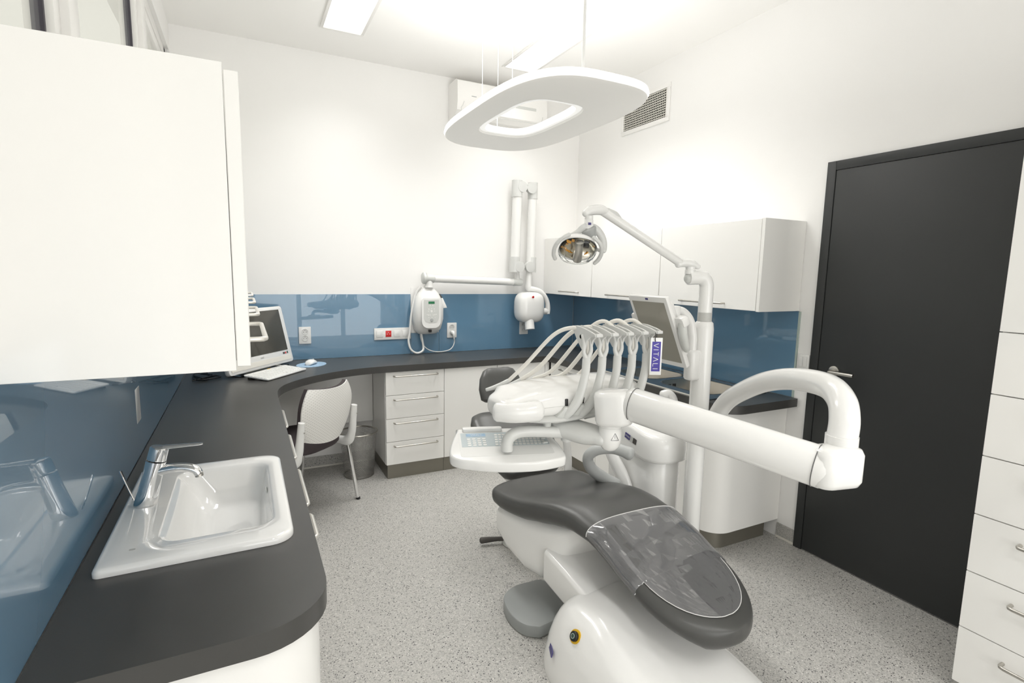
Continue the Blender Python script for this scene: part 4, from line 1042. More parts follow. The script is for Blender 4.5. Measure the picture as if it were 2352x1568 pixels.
    for z, u0, u1, v0, v1 in ((0.0, -0.14, 0.66, -0.36, 0.27), (0.03, -0.14, 0.66, -0.36, 0.27), (0.06, -0.1, 0.655, -0.35, 0.255), (0.11, -0.02, 0.645, -0.335, 0.22), (0.16, 0.09, 0.63, -0.31, 0.18), (0.2, 0.2, 0.61, -0.285, 0.14), (0.23, 0.3, 0.585, -0.255, 0.1), (0.25, 0.37, 0.555, -0.22, 0.07), (0.258, 0.42, 0.52, -0.18, 0.03)):
        cu, cv, hu, hv = (u0+u1)/2, (v0+v1)/2, (u1-u0)/2, (v1-v0)/2
        rings.append([Vector((*turn(cv+p[0], cu+p[1]), z)) for p in superellipse(hv, hu, 44, 3.6)])
    bs = obj('base', loft(bmn(), rings), 'unit_white', t, local=True, ang=70)
    # button and name strip set on the flank
    from mathutils.bvhtree import BVHTree
    tree = BVHTree.FromPolygons([v.co for v in bs.data.vertices], [p.vertices for p in bs.data.polygons])
    def flank(u, z):
        h = tree.ray_cast(Vector((-1.0, u, z)), Vector((1, 0, 0))); return h[0], (h[1] if h[1].x < 0 else -h[1])
    P, N = flank(0.37, 0.195); Mb = frame_to(P, P+N)
    obj('yellow_ring', lathe(bmn(), [(0.01, -0.012), (0.024, -0.012), (0.024, 0.002), (0.01, 0.002)], Mb, n=24), 'yellow', bs, local=True)
    obj('stop_button', lathe(bmn(), [(0, -0.01), (0.017, -0.01), (0.017, 0.011), (0.014, 0.014), (0, 0.014)], Mb, n=24), 'black', bs, local=True)
    obj('button_face', lathe(bmn(), [(0, 0.0142), (0.011, 0.0142), (0.011, 0.0148), (0, 0.015)], Mb, n=20), 'dark_green', bs, local=True)
    obj('button_ring', lathe(bmn(), [(0.007, 0.0148), (0.0082, 0.0148), (0.0082, 0.0154), (0.007, 0.0154)], Mb, n=20, cap0=False, cap1=False), 'light_grey', bs, local=True)
    P, N = flank(0.47, 0.10); P2, _ = flank(0.52, 0.10)
    obj('name_strip', prism(bmn(), rrect(-0.045, 0.045, -0.011, 0.011, 0.002, 1), -0.002, 0.0015, M=basis(P, P-P2, N.cross(P-P2))), 'dull_violet', bs, local=True)
    # grey step pad at the flank
    pl = [(-0.24, 0.70), (-0.28, 0.74), (-0.295, 0.80), (-0.285, 0.88), (-0.25, 0.95), (-0.18, 0.985), (-0.1, 0.98), (-0.02, 0.94), (-0.02, 0.70)]
    pl = [(p.x, p.y) for p in cat([Vector((a, c, 0)) for a, c in pl], 4)]
    pl = [turn(a, c) for a, c in pl]
    obj('step_pad', prism(bmn(), pl, 0.002, 0.055, 0.006), 'mid_grey', t, local=True, ang=40)
    # backrest, hinged and reclined
    def pad(y0, z0, y1, z1, prof, th, dish, name, mat='vinyl', e=3.0, x0=-0.145):
        d = Vector((0, y1-y0, z1-z0)); Lg = d.length; d.normalize(); nrm = Vector((0, -d.z, d.y))
        rings = []
        for f, hw, tf in prof:
            c = Vector((0, y0, z0))+d*(Lg*f)
            r = []
            for i in range(36):
                a = 2*PI*i/36; cc, ss = math.cos(a), math.sin(a)
                x = hw*math.copysign(abs(cc)**(2/e), cc); zz = th*tf/2*math.copysign(abs(ss)**(2/2.4), ss)
                if ss > 0: zz -= dish*(1-(x/hw)**2)*ss
                r.append(c+Vector((x+x0, 0, 0))+nrm*zz)
            rings.append(r)
        return obj(name, loft(bmn(), rings), mat, t, local=True, ang=70)
    br = pad(1.15, 0.47, 1.52, 0.70, [(0, 0.1, 0.3), (0.012, 0.135, 0.7), (0.05, 0.16, 0.95), (0.15, 0.18, 1), (0.35, 0.208, 1), (0.6, 0.222, 1), (0.85, 0.215, 1), (0.95, 0.195, 0.9), (0.985, 0.165, 0.65), (1.0, 0.13, 0.2)], 0.1, 0.015, 'backrest', x0=-0.118)
    hr = pad(1.575, 0.745, 1.665, 0.925, [(0, 0.09, 0.3), (0.03, 0.115, 0.75), (0.1, 0.135, 1), (0.4, 0.138, 1), (0.7, 0.122, 1), (0.92, 0.095, 0.9), (0.98, 0.07, 0.6), (1.0, 0.04, 0.2)], 0.075, 0.012, 'headrest', x0=-0.085)
    pad(1.18, 0.42, 1.52, 0.64, [(0, 0.07, 0.6), (0.1, 0.1, 1), (0.6, 0.16, 1), (1.0, 0.12, 0.5)], 0.05, 0, 'back_shell', 'unit_white')
    obj('headrest_stem', tube([(-0.13, 1.51, 0.66), (-0.115, 1.59, 0.72), (-0.105, 1.64, 0.82)], 0.018, n=10, k=3), 'steel', t, local=True)
    for s in (-0.19, -0.06):
        obj('hinge_link', bx(s-0.014, s+0.014, 1.02, 1.22, 0.405, 0.43, 0.003), 'steel', t, local=True)
    # right armrest and post
    W = lambda x, y, z: WM[t].inverted() @ Vector((x, y, z))
    obj('armrest', tube([W(1.53, 1.90, 0.485), W(1.47, 1.93, 0.52), W(1.405, 1.935, 0.575), W(1.378, 1.925, 0.635), W(1.40, 1.895, 0.675), W(1.45, 1.855, 0.69), W(1.485, 1.82, 0.686), W(1.51, 1.79, 0.675)], [0.03, 0.03, 0.027, 0.025, 0.025, 0.026, 0.027, 0.03], n=16, k=6, dome=0.6), 'armrest_grey', t, local=True, ang=60)
    obj('support_post', tube([W(1.40, 2.12, 0.44), W(1.41, 2.14, 0.56), W(1.40, 2.15, 0.66), W(1.38, 2.16, 0.74)], 0.019, n=14, k=5), 'unit_white', t, local=True)
dental_chair()

def foot_control():
    t = thing('foot_control', 'dark lever foot control on the floor behind the dental chair', 'foot pedal', (1.28, 2.42, 0))
    obj('pedal_base', lathe(bmn(), [(0, 0), (0.1, 0), (0.105, 0.006), (0.1, 0.03), (0.05, 0.045), (0, 0.047)], Matrix.Translation((1.3, 2.42, 0)), n=32), 'light_grey', t)
    obj('lever', tube([(1.22, 2.43, 0.03), (1.17, 2.445, 0.032), (1.11, 2.46, 0.032), (1.085, 2.465, 0.032)], [0.012, 0.012, 0.016, 0.017], n=12, k=4, dome=0.6), 'dark_grey', t)
foot_control()

# ================================================================== DENTAL UNIT COLUMN
def unit_column():
    t = thing('water_unit', 'white dental water unit tower with violet name badge beside the chair', 'dental unit', (1.75, 1.88, 0))
    # plan outline of the column: long side faces the chair
    out = rrect(1.625, 1.80, 1.735, 2.12, [0.08, 0.05, 0.05, 0.075], 8)
    obj('column_body', prism(bmn(), out, 0.0, 0.66, 0.004), 'unit_white', t, ang=40)
    cap = rrect(1.595, 1.815, 1.705, 2.21, [0.09, 0.06, 0.06, 0.09], 8)
    b = bmn(); rings = []
    cx = sum(p[0] for p in cap)/len(cap); cy = sum(p[1] for p in cap)/len(cap)
    for z, s in ((0.625, 0.93), (0.632, 0.985), (0.645, 1.0), (0.70, 1.0), (0.735, 0.97), (0.75, 0.9), (0.755, 0.75)):
        rings.append([Vector((cx+(p[0]-cx)*s, cy+(p[1]-cy)*s, z+max(0, (p[1]-1.83))*0.16*(1 if z > 0.69 else 0.55))) for p in cap])
    hd = obj('column_head', loft(b, rings), 'unit_white', t, ang=50)
    obj('seam', tube([(1.80, 1.74, 0.62), (1.80, 1.74, 0.02)], 0.0015, n=6, k=1), 'light_grey', t)
    # badge on the chair-facing side
    from mathutils.bvhtree import BVHTree
    tr_ = BVHTree.FromPolygons([WM[t] @ v.co for v in hd.data.vertices], [p.vertices for p in hd.data.polygons])
    hit = tr_.ray_cast(Vector((1.2, 1.90, 0.708)), Vector((1, 0, 0)))[0]; hit2 = tr_.ray_cast(Vector((1.2, 1.94, 0.716)), Vector((1, 0, 0)))[0]
    Mb = basis(hit+Vector((-0.0012, 0, 0)), hit-hit2, (0, -0.1, 1))
    bd = obj('name_badge', prism(bmn(), rrect(-0.033, 0.005, -0.013, 0.013, 0.001, 1), 0, 0.0012, M=Mb), 'dull_violet', t)
    obj('grey_badge', prism(bmn(), rrect(0.006, 0.026, -0.013, 0.013, 0.001, 1), 0, 0.0012, M=Mb), 'sticker_grey', t)
    obj('dark_badge', prism(bmn(), rrect(0.027, 0.05, -0.013, 0.013, 0.001, 1), 0, 0.0012, M=Mb), 'dark_grey', t)
    text_on('badge_lettering', 'VITALI', 0.0115, WM[t].inverted() @ WM[t] @ Mb @ Matrix.Translation((-0.014, 0, 0.0014)), 'light_grey', t)
    # bracket reaching towards the chair and spittoon spout
    obj('bracket', tube([(1.60, 1.90, 0.42), (1.585, 1.94, 0.52), (1.565, 1.99, 0.60), (1.56, 2.02, 0.66)], [0.04, 0.036, 0.032, 0.028], n=16, k=4, sx=0.6), 'unit_white', t)
    obj('cup_filler', tube([(1.715, 1.755, 0.74), (1.715, 1.755, 0.87), (1.712, 1.758, 0.915), (1.697, 1.77, 0.938), (1.675, 1.782, 0.932)], [0.022, 0.022, 0.021, 0.02, 0.021], n=16, k=6, dome=0.7), 'unit_white', t)
unit_column()

PX, PY = 1.722, 1.612
def lamp_pole():
    t = thing('lamp_pole', 'tall white pole rising beside the dental water unit', 'pole', (PX, PY, 0))
    obj('lower_tube', tube([(PX, PY, 0.0), (PX, PY, 0.86)], 0.037, n=28, k=1), 'unit_white', t)
    obj('sleeve', lathe(bmn(), [(0, 0.861), (0.0385, 0.861), (0.041, 0.9), (0.0405, 1.25), (0.037, 1.275), (0.03, 1.282), (0, 1.282)], Matrix.Translation((PX, PY, 0))), 'unit_white', t)
    obj('rating_label', lathe(bmn(), [(0, 1.2825), (0.0292, 1.2825), (0.0292, 1.32), (0, 1.32)], Matrix.Translation((PX, PY, 0))), 'sticker_grey', t)
    obj('upper_tube', tube([(PX, PY, 1.32), (PX, PY, 1.40), (PX-0.002, PY, 1.438), (PX-0.02, PY+0.004, 1.462), (PX-0.045, PY+0.012, 1.464), (PX-0.085, PY+0.022, 1.462)], 0.029, n=24, k=6), 'unit_white', t)
lamp_pole()

def operating_lamp():
    t = thing('operating_lamp', 'dental operating lamp with clear shield on a slanted white arm', 'operating lamp', (PX-0.09, PY+0.025, 1.49))
    e = Vector((PX-0.078, PY+0.02, 1.46))
    obj('arm_socket', tube([e+Vector((0.02, 0, 0)), e, e+Vector((-0.014, 0.002, 0))], [0.024, 0.0255, 0.018], n=20, k=2, dome=0.4), 'light_grey', t)
    obj('pivot', lathe(bmn(), [(0, 0), (0.021, 0), (0.021, 0.016), (0.019, 0.018), (0.02, 0.03), (0, 0.03)], Matrix.Translation(e+Vector((0, 0, 0.018)))), 'unit_white', t)
    k0 = e+Vector((0.005, 0, 0.055))
    obj('elbow_cover', tube([k0+Vector((0.028, -0.012, -0.008)), k0+Vector((0.0, 0, 0.004)), k0+Vector((-0.035, 0.01, 0.008)), k0+Vector((-0.06, 0.015, 0.0))], [0.012, 0.021, 0.02, 0.016], n=16, k=5, dome=0.6, sy=0.85), 'unit_white', t)
    A = k0+Vector((-0.045, 0.012, 0.006)); B = Vector((1.255, 1.717, 1.713))
    ar = obj('spring_arm', tube([A, A.lerp(B, 0.5), B], 0.0175, n=20, k=1, dome=0.7), 'unit_white', t)
    obj('arm_cap', tube([A.lerp(B, 0.80)+Vector((0, 0, 0.012)), A.lerp(B, 0.86)+Vector((0, 0, 0.016)), A.lerp(B, 0.95)+Vector((0, 0, 0.012))], [0.01, 0.014, 0.012], n=12, k=4, dome=0.5), 'arm_white', ar)
    K = Vector((1.20, 1.722, 1.712))
    obj('knuckle', tube([B+Vector((0.01, 0, -0.002)), B+Vector((-0.015, 0, 0.004)), K, K+Vector((-0.024, 0.002, -0.012))], [0.02, 0.023, 0.022, 0.016], n=16, k=5, dome=0.6, sy=0.85), 'unit_white', t)
    s = K+Vector((-0.006, 0, -0.02))
    stem = obj('stem', lathe(bmn(), [(0, 0), (0.0165, 0), (0.0165, -0.012), (0.0155, -0.013), (0.017, -0.016), (0.019, -0.05), (0, -0.05)], Matrix.Translation(s)), 'unit_white', t)
    obj('name_badge', bx(s.x-0.014, s.x-0.002, s.y-0.0195, s.y-0.0165, s.z-0.036, s.z-0.027), 'dull_violet', stem)
    # head: bowl facing down-left to the camera
    H = Vector((1.132, 1.70, 1.562)); ax = Vector((-0.30, -0.66, -0.68)).normalized()   # facing direction
    xa = Vector((0.92, -0.36, -0.12)); xa = (xa-ax*xa.dot(ax)).normalized(); ya = ax.cross(xa)*-1
    if ya.z < 0: ya = -ya
    MH = Matrix(((xa.x, ya.x, ax.x, H.x), (xa.y, ya.y, ax.y, H.y), (xa.z, ya.z, ax.z, H.z), (0, 0, 0, 1))) @ Matrix.Scale(0.84, 4)
    def hp(x, y, z): return MH @ Vector((x, y, z))
    # yoke: big C from stem to both sides
    yk = s+Vector((0, 0, -0.045))
    obj('yoke', tube([hp(-0.055, 0.05, -0.02), yk+Vector((-0.05, 0.01, -0.022)), yk+Vector((-0.022, 0.0, 0.0)), yk+Vector((0.006, 0, 0.004)), yk+Vector((0.04, -0.004, -0.01)), yk+Vector((0.063, -0.01, -0.045)), yk+Vector((0.06, -0.016, -0.085)), hp(0.088, 0.005, -0.01)], [0.006, 0.009, 0.012, 0.013, 0.013, 0.012, 0.011, 0.009], n=14, k=6, sx=0.7, sy=1.2), 'arm_white', t)
    obj('sensor_housing', tube([yk+Vector((0.0, 0, -0.006)), yk+Vector((0.012, 0, -0.028)), yk+Vector((0.02, -0.004, -0.045))], [0.03, 0.024, 0.012], n=16, k=4, dome=0.3), 'armrest_grey', t)
    obj('switch_stick', tube([yk+Vector((0.021, -0.005, -0.05)), yk+Vector((0.029, -0.008, -0.078))], 0.0016, n=8, k=1), 'black', t)
    def ring(sx, sy, z, e=2.3, dy=0.0, n=40): return [hp(p[0]*1.0, p[1]+dy, z) for p in superellipse(sx, sy, n, e)]
    obj('head_shell', loft(bmn(), [ring(0.03, 0.025, -0.055, dy=0.012), ring(0.06, 0.045, -0.045, dy=0.01), ring(0.08, 0.062, -0.02, dy=0.006), ring(0.086, 0.068, 0.0), ring(0.084, 0.066, 0.002), ring(0.077, 0.059, -0.016, dy=0.004)], cap1=False), 'unit_white', t, ang=60)
    rf = obj('reflector', loft(bmn(), [ring(0.078, 0.06, -0.002), ring(0.07, 0.053, -0.012), ring(0.055, 0.042, -0.024), ring(0.03, 0.023, -0.033), ring(0.006, 0.005, -0.035)], cap0=False), 'mirror_facet', t, ang=60)
    for i, (x, y, sx, sy) in enumerate(((-0.045, 0.027, 0.02, 0.012), (-0.028, 0.034, 0.012, 0.01), (-0.05, 0.012, 0.01, 0.006), (-0.036, -0.026, 0.022, 0.012), (-0.02, -0.034, 0.014, 0.008), (0.046, -0.028, 0.014, 0.01))):
        zz = -0.031+0.026*((x/0.075)**2+(y/0.057)**2)
        obj('reflector_facet', prism(bmn(), rrect(-sx/2, sx/2, -sy/2, sy/2, 0.001, 1), 0, 0.0015, M=MH @ Matrix.Translation((x, y, zz+0.004)) @ Matrix.Rotation(-y*9, 4, 'X') @ Matrix.Rotation(x*9, 4, 'Y')), 'amber', rf)
    obj('lamp_shield', tube([hp(-0.004, 0.045, 0.004), hp(0.003, 0.0, 0.01), hp(0.012, -0.055, 0.006)], [0.0165, 0.0165, 0.018], n=18, k=3, dome=0.3), 'steel', t)
    obj('bulb_socket', tube([hp(0.035, 0.022, -0.02), hp(0.035, 0.012, -0.005)], 0.012, n=14, k=1), 'black', t)
    obj('clear_shield', loft(bmn(), [ring(0.087, 0.069, 0.001), ring(0.088, 0.071, 0.008, dy=-0.002), ring(0.082, 0.067, 0.018, dy=-0.007), ring(0.06, 0.05, 0.026, dy=-0.01), ring(0.058, 0.048, 0.024, dy=-0.01), ring(0.08, 0.065, 0.016, dy=-0.007), ring(0.085, 0.068, 0.007, dy=-0.002)], False, False), 'clear_plastic', t, ang=60)
    for s_ in (-1, 1):
        obj('grip_handle', tube([hp(s_*0.055, 0.07, -0.01), hp(s_*0.09, 0.05, 0.004), hp(s_*0.108, 0.01, 0.012), hp(s_*0.105, -0.03, 0.016), hp(s_*0.092, -0.055, 0.018)], [0.0075, 0.0075, 0.008, 0.008, 0.0075], n=12, k=5, dome=0.6), 'arm_white', t)
operating_lamp()

def monitor():
    t = thing('medical_monitor', 'tilted white medical monitor with grab handles on the lamp pole', 'monitor', (1.5, 1.63, 1.1))
    # screen plane: x along top edge, y up the screen
    P00 = Vector((1.553, 1.690, 1.118)); P10 = Vector((1.545, 1.525, 1.105)); P01 = Vector((1.422, 1.76, 1.372)); P11 = Vector((1.428, 1.575, 1.385))
    ctr = (P00+P10+P01+P11)/4
    x = ((P10-P00)+(P11-P01)).normalized(); y = (P01-P00)+(P11-P10); y = (y-x*x.dot(y)).normalized()
    M = basis(ctr, x, y)
    if (M.to_3x3() @ Vector((0, 0, 1))).x > 0: x = -x; M = basis(ctr, x, y)
    hw, hh = 0.112, 0.155
    obj('bezel', prism(bmn(), rrect(-hw, hw, -hh, hh, 0.008), -0.02, 0.0, 0.003, M=M), 'unit_white', t)
    obj('back_shell', prism(bmn(), rrect(-hw+0.02, hw-0.02, -hh+0.03, hh-0.03, 0.02), -0.05, -0.0205, 0.008, M=M), 'unit_white', t)
    sc = obj('screen', prism(bmn(), rrect(-hw+0.018, hw-0.018, -hh+0.022, hh-0.022, 0.001, 1), 0, 0.0008, M=M), 'screen_grey', t)
    obj('name_badge', prism(bmn(), rrect(-0.008, 0.008, hh-0.014, hh-0.006, 0.001, 1), 0, 0.0008, M=M), 'dull_violet', t)
    for s in (-1, 1):
        h = obj('grab_handle', tube([M @ Vector((s*(hw+0.018), 0.045, -0.03)), M @ Vector((s*(hw+0.022), 0.0, -0.012)), M @ Vector((s*(hw+0.02), -0.05, -0.008)), M @ Vector((s*(hw+0.016), -0.075, -0.012))], [0.017, 0.017, 0.0145, 0.011], n=16, k=4, dome=0.5, sx=1.1), 'light_grey', t)
        obj('handle_mount', prism(bmn(), rrect(min(s*(hw-0.01), s*(hw+0.04)), max(s*(hw-0.01), s*(hw+0.04)), 0.02, 0.062, 0.012), -0.045, -0.012, 0.004, M=M), 'unit_white', h)
    ar = obj('monitor_arm', tube([ctr+Vector((0.045, 0.0, 0.06)), (1.553, 1.622, 1.325), (1.60, 1.62, 1.325), (1.642, 1.615, 1.287), (1.66, 1.612, 1.22), (1.662, 1.612, 1.15)], 0.018, n=18, k=6), 'unit_white', t)
    obj('tilt_joint', bx(1.535, 1.572, 1.595, 1.645, 1.275, 1.35, 0.006), 'unit_white', t)
    obj('clamp', prism(bmn(), rrect(1.638, 1.70, 1.585, 1.64, 0.02), 1.035, 1.165, 0.012), 'unit_white', t, ang=50)
monitor()

# ================================================================== DELIVERY UNIT
def delivery_unit():
    t = thing('instrument_unit', 'white dental instrument console with hoses on a swinging balance arm', 'dental unit', (PX, PY, 0.8))
    # curved arm from the pole up and over to the near joint
    J = Vector((1.265, 0.742, 1.05))
    obj('curved_arm', tube([(1.716, 1.548, 0.80), (1.70, 1.505, 0.885), (1.655, 1.41, 0.99), (1.595, 1.275, 1.072), (1.53, 1.14, 1.132), (1.46, 1.0, 1.17), (1.385, 0.86, 1.185), (1.33, 0.785, 1.168), (1.292, 0.75, 1.13), (1.275, 0.742, 1.08)], 0.0335, n=26, k=6), 'unit_white', t, ang=60)
    obj('arm_collar', lathe(bmn(), [(0, 0), (0.036, 0), (0.036, 0.03), (0, 0.03)], Matrix.Translation((1.275, 0.742, 1.065))), 'unit_white', t)
    # near joint block
    jb = obj('joint_block', prism(bmn(), rrect(-0.062, 0.062, -0.04, 0.04, 0.03, 6), -0.05, 0.05, 0.018, M=Matrix.Translation((1.245, 0.735, 1.025)) @ Matrix.Rotation(math.radians(-12), 4, 'Z')), 'unit_white', t, ang=60)
    A = Vector((1.215, 0.742, 1.022)); B = Vector((1.03, 1.225, 1.082))
    d = (B-A).normalized()
    be = obj('balance_arm', tube([A-d*0.0, A.lerp(B, 0.5), B], 0.052, n=28, k=1, sx=0.8, sy=1.0, dome=0.55), 'unit_white', t, ang=50)
    for c, nm in ((A.lerp(B, 0.985), 'arm_seam'), (A.lerp(B, 0.03), 'arm_seam')):
        n0_ = frame_to(c, c+d); b = bmn()
        q = d.cross(Vector((0, 0, 1))).normalized(); uu = q.cross(d)
        sweep(b, [c+q*(0.0425*math.sin(a))+uu*(0.0528*math.cos(a)) for a in [2*PI*i/36 for i in range(37)]], 0.0011, n=6, k=1)
        obj(nm, b, 'ink', be)
    # head knuckle
    K = Vector((1.0, 1.275, 1.06))
    hk = obj('knuckle', prism(bmn(), rrect(-0.055, 0.06, -0.05, 0.05, 0.04, 6), -0.05, 0.058, 0.015, M=Matrix.Translation(K) @ Matrix.Rotation(math.radians(-50), 4, 'Z') @ Matrix.Rotation(math.radians(-6), 4, 'Y')), 'unit_white', t, ang=60)
    obj('swivel', lathe(bmn(), [(0, 0.012), (0.035, 0.012), (0.035, -0.004), (0.033, -0.006), (0.035, -0.008), (0.0355, -0.04), (0.032, -0.062), (0.022, -0.076), (0.01, -0.082), (0, -0.083)], Matrix.Translation((0.995, 1.278, 1.008))), 'unit_white', t, ang=60)
    # warning triangle mark facing the camera
    Mt = basis((0.987, 1.2435, 0.978), (0.93, -0.36, 0), (0, 0, 1))
    tri = [Vector((-0.012, -0.009, 0)), Vector((0.012, -0.009, 0)), Vector((0, 0.013, 0))]
    b = bmn()
    for p, q in ((0, 1), (1, 2), (2, 0)): sweep(b, [Mt @ tri[p], Mt @ tri[q]], 0.0007, n=6, k=1)
    sweep(b, [Mt @ Vector((0, -0.003, 0)), Mt @ Vector((0, 0.006, 0))], 0.0007, n=6, k=1)
    obj('warning_mark', b, 'ink', t)
    # dish under the console linking knuckle and console
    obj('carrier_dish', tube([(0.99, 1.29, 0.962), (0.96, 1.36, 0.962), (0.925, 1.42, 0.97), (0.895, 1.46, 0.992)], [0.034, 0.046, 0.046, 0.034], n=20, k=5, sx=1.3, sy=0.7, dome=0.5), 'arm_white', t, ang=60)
    # console: loft along x, section in y-z
    tab = [(0.672, 1.44, 0.04, 1.054, 0.016), (0.676, 1.445, 0.055, 1.054, 0.025), (0.69, 1.452, 0.072, 1.054, 0.031), (0.725, 1.47, 0.095, 1.054, 0.034), (0.755, 1.495, 0.115, 1.055, 0.04), (0.80, 1.495, 0.118, 1.057, 0.045), (0.86, 1.495, 0.12, 1.06, 0.05), (0.95, 1.495, 0.12, 1.062, 0.052), (1.1, 1.495, 0.12, 1.065, 0.052), (1.17, 1.495, 0.12, 1.065, 0.05), (1.2, 1.495, 0.11, 1.065, 0.043), (1.212, 1.495, 0.09, 1.065, 0.028)]
    rings = []
    for x, cy, hy, cz, hz in tab: rings.append([Vector((x, cy+p[0], cz+p[1])) for p in superellipse(hy, hz, 36, 3.2)])
    cs = obj('console', loft(bmn(), rings), 'unit_white', t, ang=60)
    obj('nose_handle', tube([(0.668, 1.41, 1.05), (0.715, 1.378, 1.05), (0.79, 1.372, 1.05)], [0.03, 0.031, 0.033], n=16, k=4, dome=0.5, sx=0.8), 'unit_white', t, ang=60)
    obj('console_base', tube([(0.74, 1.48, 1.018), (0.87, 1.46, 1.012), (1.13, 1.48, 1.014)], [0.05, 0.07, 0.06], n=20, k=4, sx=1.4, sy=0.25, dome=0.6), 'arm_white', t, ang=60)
    obj('valve_knob', lathe(bmn(), [(0, 0), (0.014, 0), (0.013, -0.02), (0, -0.02)], Matrix.Translation((0.845, 1.41, 1.006))), 'light_grey', t)
    obj('console_seam', tube([(0.80, 1.3765, 1.055), (1.0, 1.3735, 1.057), (1.17, 1.3755, 1.06)], 0.0008, n=5, k=3), 'light_grey', cs)
    # five whip arms with fork heads, hoses, holders
    P0 = [(0.871, 1.42, 1.0), (0.89, 1.375, 1.025), (0.918, 1.35, 1.075), (0.942, 1.35, 1.15), (0.955, 1.362, 1.205)]
    for k in range(5):
        o = Vector((0.064*k, 0.004*k, 0.0))
        F = lambda x, y, z: Vector((x, y, z))+o
        obj('arm_base', tube([F(0.867, 1.43, 1.0), F(0.885, 1.39, 1.02), F(0.895, 1.372, 1.05)], [0.018, 0.022, 0.012], n=12, k=3, sx=1.3, sy=0.7, dome=0.4), 'light_grey', t)
        obj('slot', bx(0.888+o.x, 0.898+o.x, 1.371+o.y, 1.378+o.y, 1.055, 1.078, 0.002), 'black', t)
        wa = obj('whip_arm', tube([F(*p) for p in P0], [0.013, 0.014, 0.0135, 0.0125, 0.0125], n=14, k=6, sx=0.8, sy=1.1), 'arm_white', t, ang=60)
        # fork: two prongs to the head plate
        for s in (-1, 1):
            obj('prong', tube([F(0.955, 1.362, 1.2), F(0.958+0.012*s, 1.364-0.002*s, 1.225), F(0.962+0.012*s, 1.37, 1.25), F(0.966+0.011*s, 1.385, 1.278)], [0.009, 0.0065, 0.006, 0.008], n=10, k=4), 'arm_white', wa)
        b = bmn()
        # fan shaped head: plates running front to back
        fan = [(1.445, 1.300), (1.43, 1.304), (1.39, 1.302), (1.345, 1.294), (1.316, 1.286), (1.314, 1.279), (1.343, 1.276), (1.36, 1.262), (1.37, 1.232), (1.385, 1.232), (1.415, 1.262)]
        for s in (-1, 1):
            n0 = len(b.verts); loft(b, [[Vector((p[0]+o.y, p[1], 0.965+o.x+s*0.0115+dx)) for p in fan] for dx in (-0.0035, 0.0035)])
            xf(b, n0, Matrix(((0, 0, 1, 0), (1, 0, 0, 0), (0, 1, 0, 0), (0, 0, 0, 1))))
        box(b, 0.9535+o.x, 0.9765+o.x, 1.31+o.y, 1.325+o.y, 1.278, 1.288, 0.002)
        box(b, 0.9535+o.x, 0.9765+o.x, 1.425+o.y, 1.448+o.y, 1.294, 1.302, 0.002)
        hdp = obj('fork_head', b, 'arm_white', wa, ang=40)
        for s in (-1, 1):
            obj('pin', lathe(bmn(), [(0, 0), (0.0065, 0), (0.0062, 0.003), (0.003, 0.0055), (0, 0.006)], basis((0.965+o.x+s*0.015, 1.392+o.y, 1.272), (0, -s, 0), (0, 0, 1)), n=12), 'white_plastic', hdp)
        # hose: from fork over the top and down to the instrument rest
        ex, ey, ez = 0.80+0.045*k, 1.60-0.004*k, 1.10
        hz = 1.30 if k < 2 else 1.318
        obj('hose', tube([F(0.948, 1.385, 1.02), F(0.962, 1.375, 1.14), F(0.967, 1.372, 1.22), F(0.966, 1.395, 1.285), F(0.945, 1.44, hz-0.005), F(0.905, 1.49, 1.265), Vector((ex, ey, ez)).lerp(F(0.905, 1.49, 1.265), 0.45)+Vector((0, 0.012, -0.012-0.013*k)), Vector((ex, ey, ez))], 0.0068+0.0008*(k % 2), n=10, k=7), 'hose', t, ang=70)
        obj('handpiece', tube([Vector((ex, ey, ez)), Vector((ex-0.04, ey+0.012, ez-0.02)), Vector((ex-0.075, ey+0.02, ez-0.03))], [0.008, 0.0085, 0.006], n=12, k=3, dome=0.5), 'arm_white', t)
    # keyboard tray hanging on a bent tube
    obj('tray_hub', lathe(bmn(), [(0, 0), (0.021, 0), (0.021, 0.05), (0, 0.05)], Matrix.Translation((0.914, 1.395, 0.935))), 'arm_white', t)
    obj('tray_arm', tube([(0.708, 1.42, 0.92), (0.709, 1.42, 0.948), (0.724, 1.418, 0.968), (0.757, 1.416, 0.976), (0.83, 1.408, 0.97), (0.905, 1.397, 0.96)], 0.0185, n=18, k=6), 'arm_white', t)
    T0 = Vector((0.738, 1.49, 0.9))
    Mt = basis(T0, (0.955, -0.30, 0), (0.30, 0.955, 0.14))
    tray = [(-0.155, -0.10), (-0.06, -0.128), (0.06, -0.135), (0.155, -0.115), (0.178, -0.09), (0.172, 0.0), (0.15, 0.10), (0.13, 0.115), (-0.13, 0.12), (-0.152, 0.105), (-0.178, 0.0), (-0.182, -0.07)]
    tp = [(p.x, p.y) for p in cat([Vector((a, c, 0)) for a, c in tray+[tray[0]]], 4)][:-1]
    tr = obj('key_tray', prism(bmn(), tp, -0.014, 0.02, 0.007, M=Mt), 'unit_white', t, ang=50)
    obj('key_panel', prism(bmn(), rrect(-0.15, 0.145, -0.085, 0.085, 0.01), 0.02, 0.0206, M=Mt), 'white_plastic', tr)
    obj('tray_lip', prism(bmn(), rrect(-0.135, 0.0, 0.088, 0.11, 0.008), 0.015, 0.032, 0.004, M=Mt), 'unit_white', tr)
    obj('key_field', prism(bmn(), rrect(-0.143, 0.142, -0.02, 0.08, 0.003), 0.0206, 0.021, M=Mt), 'key_blue', tr)
    obj('badge_field', prism(bmn(), rrect(-0.125, -0.06, 0.053, 0.074, 0.001), 0.021, 0.0213, M=Mt), 'pad_blue', tr)
    text_on('badge_lettering', 'VITALI', 0.013, Mt @ Matrix.Translation((-0.092, 0.0635, 0.0215)), 'key_white', tr)
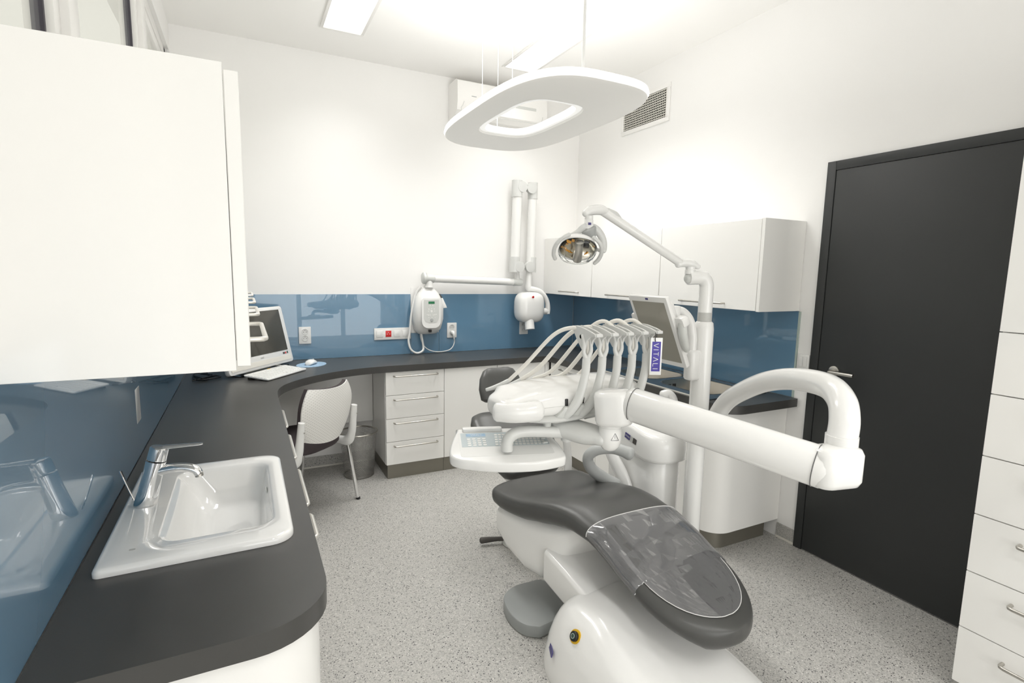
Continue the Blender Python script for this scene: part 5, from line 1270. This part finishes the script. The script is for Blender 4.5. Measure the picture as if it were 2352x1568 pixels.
    for r in range(4):
        for c in range(4): small_key(tr, Mt, -0.118+c*0.0165, -0.01+r*0.0145, 0.011, 0.009)
    for r in range(5):
        for c in range(13): small_key(tr, Mt, -0.03+c*0.0128+r*0.001, -0.01+r*0.0175, 0.0095, 0.011)
    for i in range(3): obj('clip', bx(-0.008, 0.008, -0.004, 0.004, 0, 0.006, 0.002), 'light_grey', tr, local=True).matrix_local = WM[tr].inverted() @ Mt @ Matrix.Translation((0.13-0.002*i, -0.01+0.03*i, 0.0206))
KEYP = []
def small_key(tr, M, x, y, w_, h_):
    for (a, c, me) in KEYP:
        if a == w_ and c == h_:
            k = bpy.data.objects.new('key', me); COL.objects.link(k); k.parent = tr; break
    else:
        k = obj('key', prism(bmn(), rrect(-w_/2, w_/2, -h_/2, h_/2, 0.0015, 2), 0, 0.001), 'key_white', tr, local=True); KEYP.append((w_, h_, k.data))
    k.matrix_local = WM[tr].inverted() @ M @ Matrix.Translation((x, y, 0.0211))
delivery_unit()

def name_tag():
    # hangs from the last fork head
    top = Vector((1.213, 1.337, 1.285))
    t = thing('hanging_tag', 'white hanging tag with violet field lettered VITALI', 'tag', (top.x, top.y, 1.14))
    ring = [top+Vector((0.0, 0.012*math.sin(a)*0.6, 0.0))+Vector((0.012*math.sin(a)*0.8, 0, -0.016+0.018*math.cos(a))) for a in [2*PI*i/20 for i in range(21)]]
    obj('cable_tie', tube(ring, 0.0014, n=6, k=1), 'black', t)
    M = basis(top+Vector((0.0, -0.004, -0.078)), (0.90, -0.43, 0.0), (0.06, -0.03, 1))
    obj('card', prism(bmn(), rrect(-0.0195, 0.0195, -0.067, 0.058, 0.001, 1), 0, 0.0012, M=M), 'white_plastic', t)
    obj('violet_field', prism(bmn(), rrect(-0.0145, 0.0145, -0.055, 0.045, 0.0005, 1), 0.0012, 0.0016, M=M), 'violet', t)
    # letters read downwards: letter x runs along -y of the card, letter y along +x
    L = {'V': [((0, 1), (0.4, 0)), ((0.4, 0), (0.8, 1))], 'I': [((0, 0), (0, 1))], 'T': [((0, 1), (0.8, 1)), ((0.4, 0), (0.4, 1))], 'A': [((0, 0), (0.4, 1)), ((0.4, 1), (0.8, 0))], 'L': [((0, 1), (0, 0)), ((0, 0), (0.6, 0))]}
    wd = {'V': 0.8, 'I': 0.0, 'T': 0.8, 'A': 0.8, 'L': 0.6}
    pos = 0.0385; H = 0.0165
    for ch in 'VITALI':
        b = bmn()
        for (p, q) in L[ch]:
            f = lambda r: M @ Vector((-0.0093+r[1]*H, pos-r[0]*H, 0.0017))
            sweep(b, [f(p), f(q)], 0.0011, n=6, k=1)
        obj('letter', b, 'white_plastic', t)
        pos -= wd[ch]*H+(0.0075 if ch != 'T' else 0.005)
name_tag()
